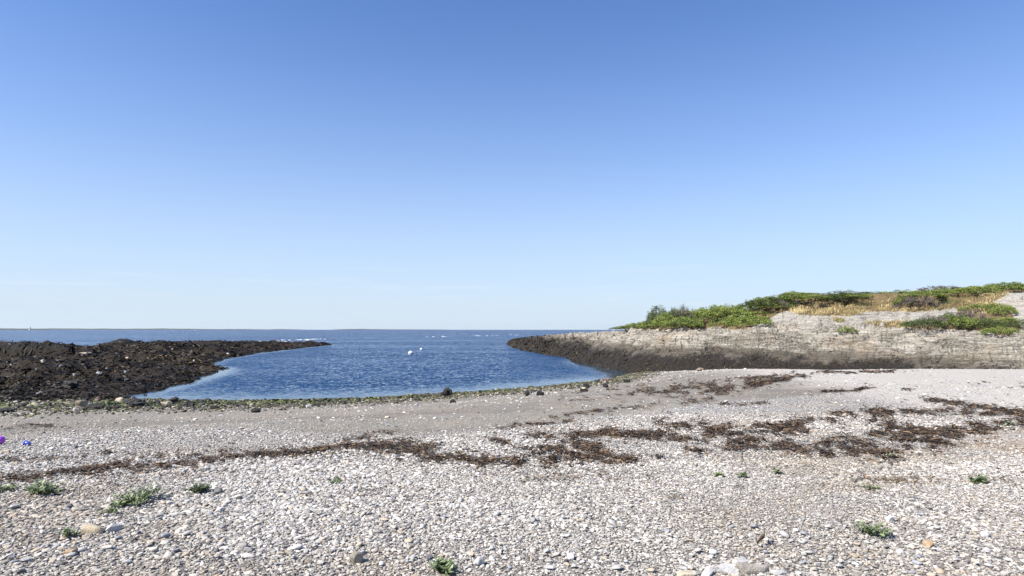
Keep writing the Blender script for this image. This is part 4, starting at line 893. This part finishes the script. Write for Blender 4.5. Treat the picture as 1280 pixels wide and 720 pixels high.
# toy pail, lying on its side
p = on_beach(34, 559)[0]; k = p[1] / FPX; S_ = 7.5 * k
m = NT('blue_plastic'); blue = m.done((.04, .07, .42), .35)
m = NT('pale_blue_plastic'); blue2 = m.done((.42, .48, .78), .4)
e = bpy.data.objects.new('toy_pail', None); COL.objects.link(e); e.location = (p[0], p[1], FB(p[0:1], p[1:2])[0] + S_ * .38); e.rotation_euler = (R(8), R(74), R(200))
tag(e, 'small blue toy pail tipped over on the grey gravel', 'pail')
link('bucket', lathe('bucket', [(.02 * S_, -.42 * S_), (.28 * S_, -.45 * S_), (.30 * S_, -.42 * S_), (.38 * S_, .42 * S_), (.35 * S_, .42 * S_), (.27 * S_, -.38 * S_), (.02 * S_, -.38 * S_)], 22), blue, e)
link('rim', lathe('rim', [(.375 * S_, .40 * S_), (.42 * S_, .40 * S_), (.42 * S_, .47 * S_), (.36 * S_, .47 * S_), (.36 * S_, .43 * S_)], 22), blue2, e)
bm = bmesh.new(); rg = []
for a in np.linspace(0, math.pi, 12):
    c = Vector((math.cos(a) * .40 * S_, -.12 * S_, .43 * S_ + math.sin(a) * .36 * S_)); o_ = Vector((math.cos(a), 0, math.sin(a)))
    rg.append([bm.verts.new(c + (o_ * math.cos(b) + Vector((0, 1, 0)) * math.sin(b)) * .025 * S_) for b in (0, 1.57, 3.14, 4.71)])
for i in range(11):
    for j in range(4): bm.faces.new((rg[i][j], rg[i][(j + 1) % 4], rg[i + 1][(j + 1) % 4], rg[i + 1][j]))
link('handle', bm_mesh('handle', bm, True), blue2, e)

# lighthouse on the far spit
m = NT('lighthouse_stone'); lh_mat = m.done((.30, .29, .28), .8)
m = NT('white_paint'); wp_mat = m.done((.8, .8, .78), .6)
m = NT('dark_iron'); di_mat = m.done((.03, .03, .035), .5)
e = bpy.data.objects.new('lighthouse', None); COL.objects.link(e); D = 3850.0; e.location = ((38 - HX) / FPX * D, D, 1); e.scale = (.8, .8, .75); e['label'] = 'tiny grey lighthouse tower on the far low spit'; e['category'] = 'lighthouse'
link('tower', lathe('tower', [(4.2, -4), (4.0, 0), (2.8, 19), (2.8, 19.5)], 16), lh_mat, e)
link('gallery', lathe('gallery', [(3.9, 19.5), (3.9, 20.6)], 16, False), di_mat, e)
link('lantern', lathe('lantern', [(2.2, 20.6), (2.2, 24), (.3, 26)], 12), di_mat, e)
bm = bmesh.new()
vs_ = [bm.verts.new(c) for c in ((-14, -4, -4), (-5, -4, -4), (-5, 4, -4), (-14, 4, -4), (-14, -4, 5), (-5, -4, 5), (-5, 4, 5), (-14, 4, 5), (-14, 0, 8.5), (-5, 0, 8.5))]
for f in ((0, 1, 5, 4), (1, 2, 6, 9, 5), (2, 3, 7, 6), (3, 0, 4, 8, 7), (4, 5, 9, 8), (6, 7, 8, 9), (3, 2, 1, 0)): bm.faces.new([vs_[i] for i in f])
kh = link('keepers_house', bm_mesh('keepers_house', bm), wp_mat, e); kh.scale = (.7, .7, .55); kh.location = (-1, 0, -1)
# sailing boats far out
m = NT('sail_cloth'); sail_mat = m.done((.82, .81, .78), .8)
def sailboat(px, D, h, label):
    e = bpy.data.objects.new('sailing_boat', None); COL.objects.link(e); e.location = ((px - HX) / FPX * D, D, 0); e.rotation_euler = (0, 0, .5); tag(e, label, 'boat')
    bm = bmesh.new(); lo, hi = [], []
    for t in np.linspace(-1, 1, 9):
        w = 1.4 * (1 - abs(t) ** 2.5) + .05; lo.append([bm.verts.new((t * 4.2, s * w * .6, -.3)) for s in (-1, 1)]); hi.append([bm.verts.new((t * 4.8, s * w, 1.1 + .15 * t)) for s in (-1, 1)])
    for i in range(8):
        for A, B in ((lo, hi),):
            bm.faces.new((A[i][0], A[i + 1][0], B[i + 1][0], B[i][0])); bm.faces.new((A[i + 1][1], A[i][1], B[i][1], B[i + 1][1]))
        bm.faces.new((hi[i][0], hi[i + 1][0], hi[i + 1][1], hi[i][1]))
    link('hull', bm_mesh('hull', bm), wp_mat, e)
    link('mast', lathe('mast', [(.12, .8), (.1, h), (.03, h + .3)], 8), di_mat, e)
    for nm, q in (('mainsail', ((-.15, 2), (-3.9, 2), (-.15, h))), ('jib', ((.3, h * .85), (4.3, 1.4), (.4, 1.8)))):
        bm = bmesh.new(); t_ = [[bm.verts.new((x_, y_ + (.35 if i == 1 else 0), z_)) for i, (x_, z_) in enumerate(q)] for y_ in (-.03, .03)]
        bm.faces.new(t_[0]); bm.faces.new(t_[1][::-1])
        for i in range(3): bm.faces.new((t_[0][i], t_[1][i], t_[1][(i + 1) % 3], t_[0][(i + 1) % 3]))
        link(nm, bm_mesh(nm, bm), sail_mat, e)
sailboat(244.5, 2600, 10, 'white sailing boat off the far shore, alone beyond the reef')
sailboat(292, 2300, 6, 'low white boat on the far sea beyond the reef end')
sailboat(309.5, 2700, 8, 'small white sailing boat next to the low white boat')
# surf breaking on outer ledges
m = NT('sea_foam'); foam_mat = m.done((.62, .65, .68), .7)
def surf(name, label, spots, seed):
    r = np.random.default_rng(seed); Vs, Fs, base = [], [], 0
    for (px, py, wpx, n) in spots:
        y0 = CZ * FPX / (py - HY); k = y0 / FPX
        for i in range(n):
            cx = (px - HX) * k + r.normal(0, .33) * wpx * k; cy = y0 + r.normal(0, 1.0) * y0 / 60; w = r.uniform(.15, .8) * wpx * k * .10; dpt = r.uniform(.5, 2.5); hh = r.uniform(.04, .16) * min(y0 / 130, 1.6)
            a = np.linspace(0, 6.283, 11)[:-1]; rr = r.uniform(.55, 1.1, 10)
            ring = np.stack([cx + np.cos(a) * w * rr, cy + np.sin(a) * dpt * rr, np.full(10, -.02)], -1)
            mid = np.stack([cx + np.cos(a) * w * rr * .55, cy + np.sin(a) * dpt * rr * .5, hh * r.uniform(.4, 1, 10)], -1)
            Vs.append(np.concatenate([ring, mid, [[cx, cy, hh]]])); j = np.arange(10); j2 = (j + 1) % 10
            Fs.append(np.concatenate([np.stack([j, j2, j2 + 10], -1), np.stack([j, j2 + 10, j + 10], -1), np.stack([j + 10, j2 + 10, np.full(10, 20)], -1)]) + base); base += 21
    o = link(name, mk_mesh(name, np.concatenate(Vs), np.concatenate(Fs), True), foam_mat)
    return tag(o, label, 'surf', kind='stuff')
surf('surf', 'white surf breaking beyond the end of the weedy reef', [(370, 425, 40, 16), (395, 424, 20, 8), (330, 427, 50, 10), (270, 427.4, 14, 12), (225, 428, 30, 5)], 3)
surf('surf', 'white breakers on the outer sea off the headland tip', [(600, 419.8, 14, 9), (619, 419.6, 8, 5), (640, 418.2, 12, 8), (648, 419.5, 8, 4), (545, 420.8, 40, 4)], 4)

# ------------------------------------------------------------------ air: thin sea haze
bm = bmesh.new(); bmesh.ops.create_cube(bm, size=1.0)
hz = link('haze', bm_mesh('haze', bm), None, None, (0, 7400, 45), None, (24600, 15400, 114)); hz['kind'] = 'stuff'; hz['label'] = 'thin pale sea haze over the water'
hm = bpy.data.materials.new('sea_haze'); hm.use_nodes = True; t_ = hm.node_tree; t_.nodes.remove(t_.nodes['Principled BSDF'])
pv = t_.nodes.new('ShaderNodeVolumePrincipled'); pv.inputs['Color'].default_value = (.86, .93, 1, 1); pv.inputs['Density'].default_value = 2e-5; pv.inputs['Anisotropy'].default_value = .2
t_.links.new(pv.outputs[0], t_.nodes['Material Output'].inputs['Volume']); hz.data.materials.append(hm)
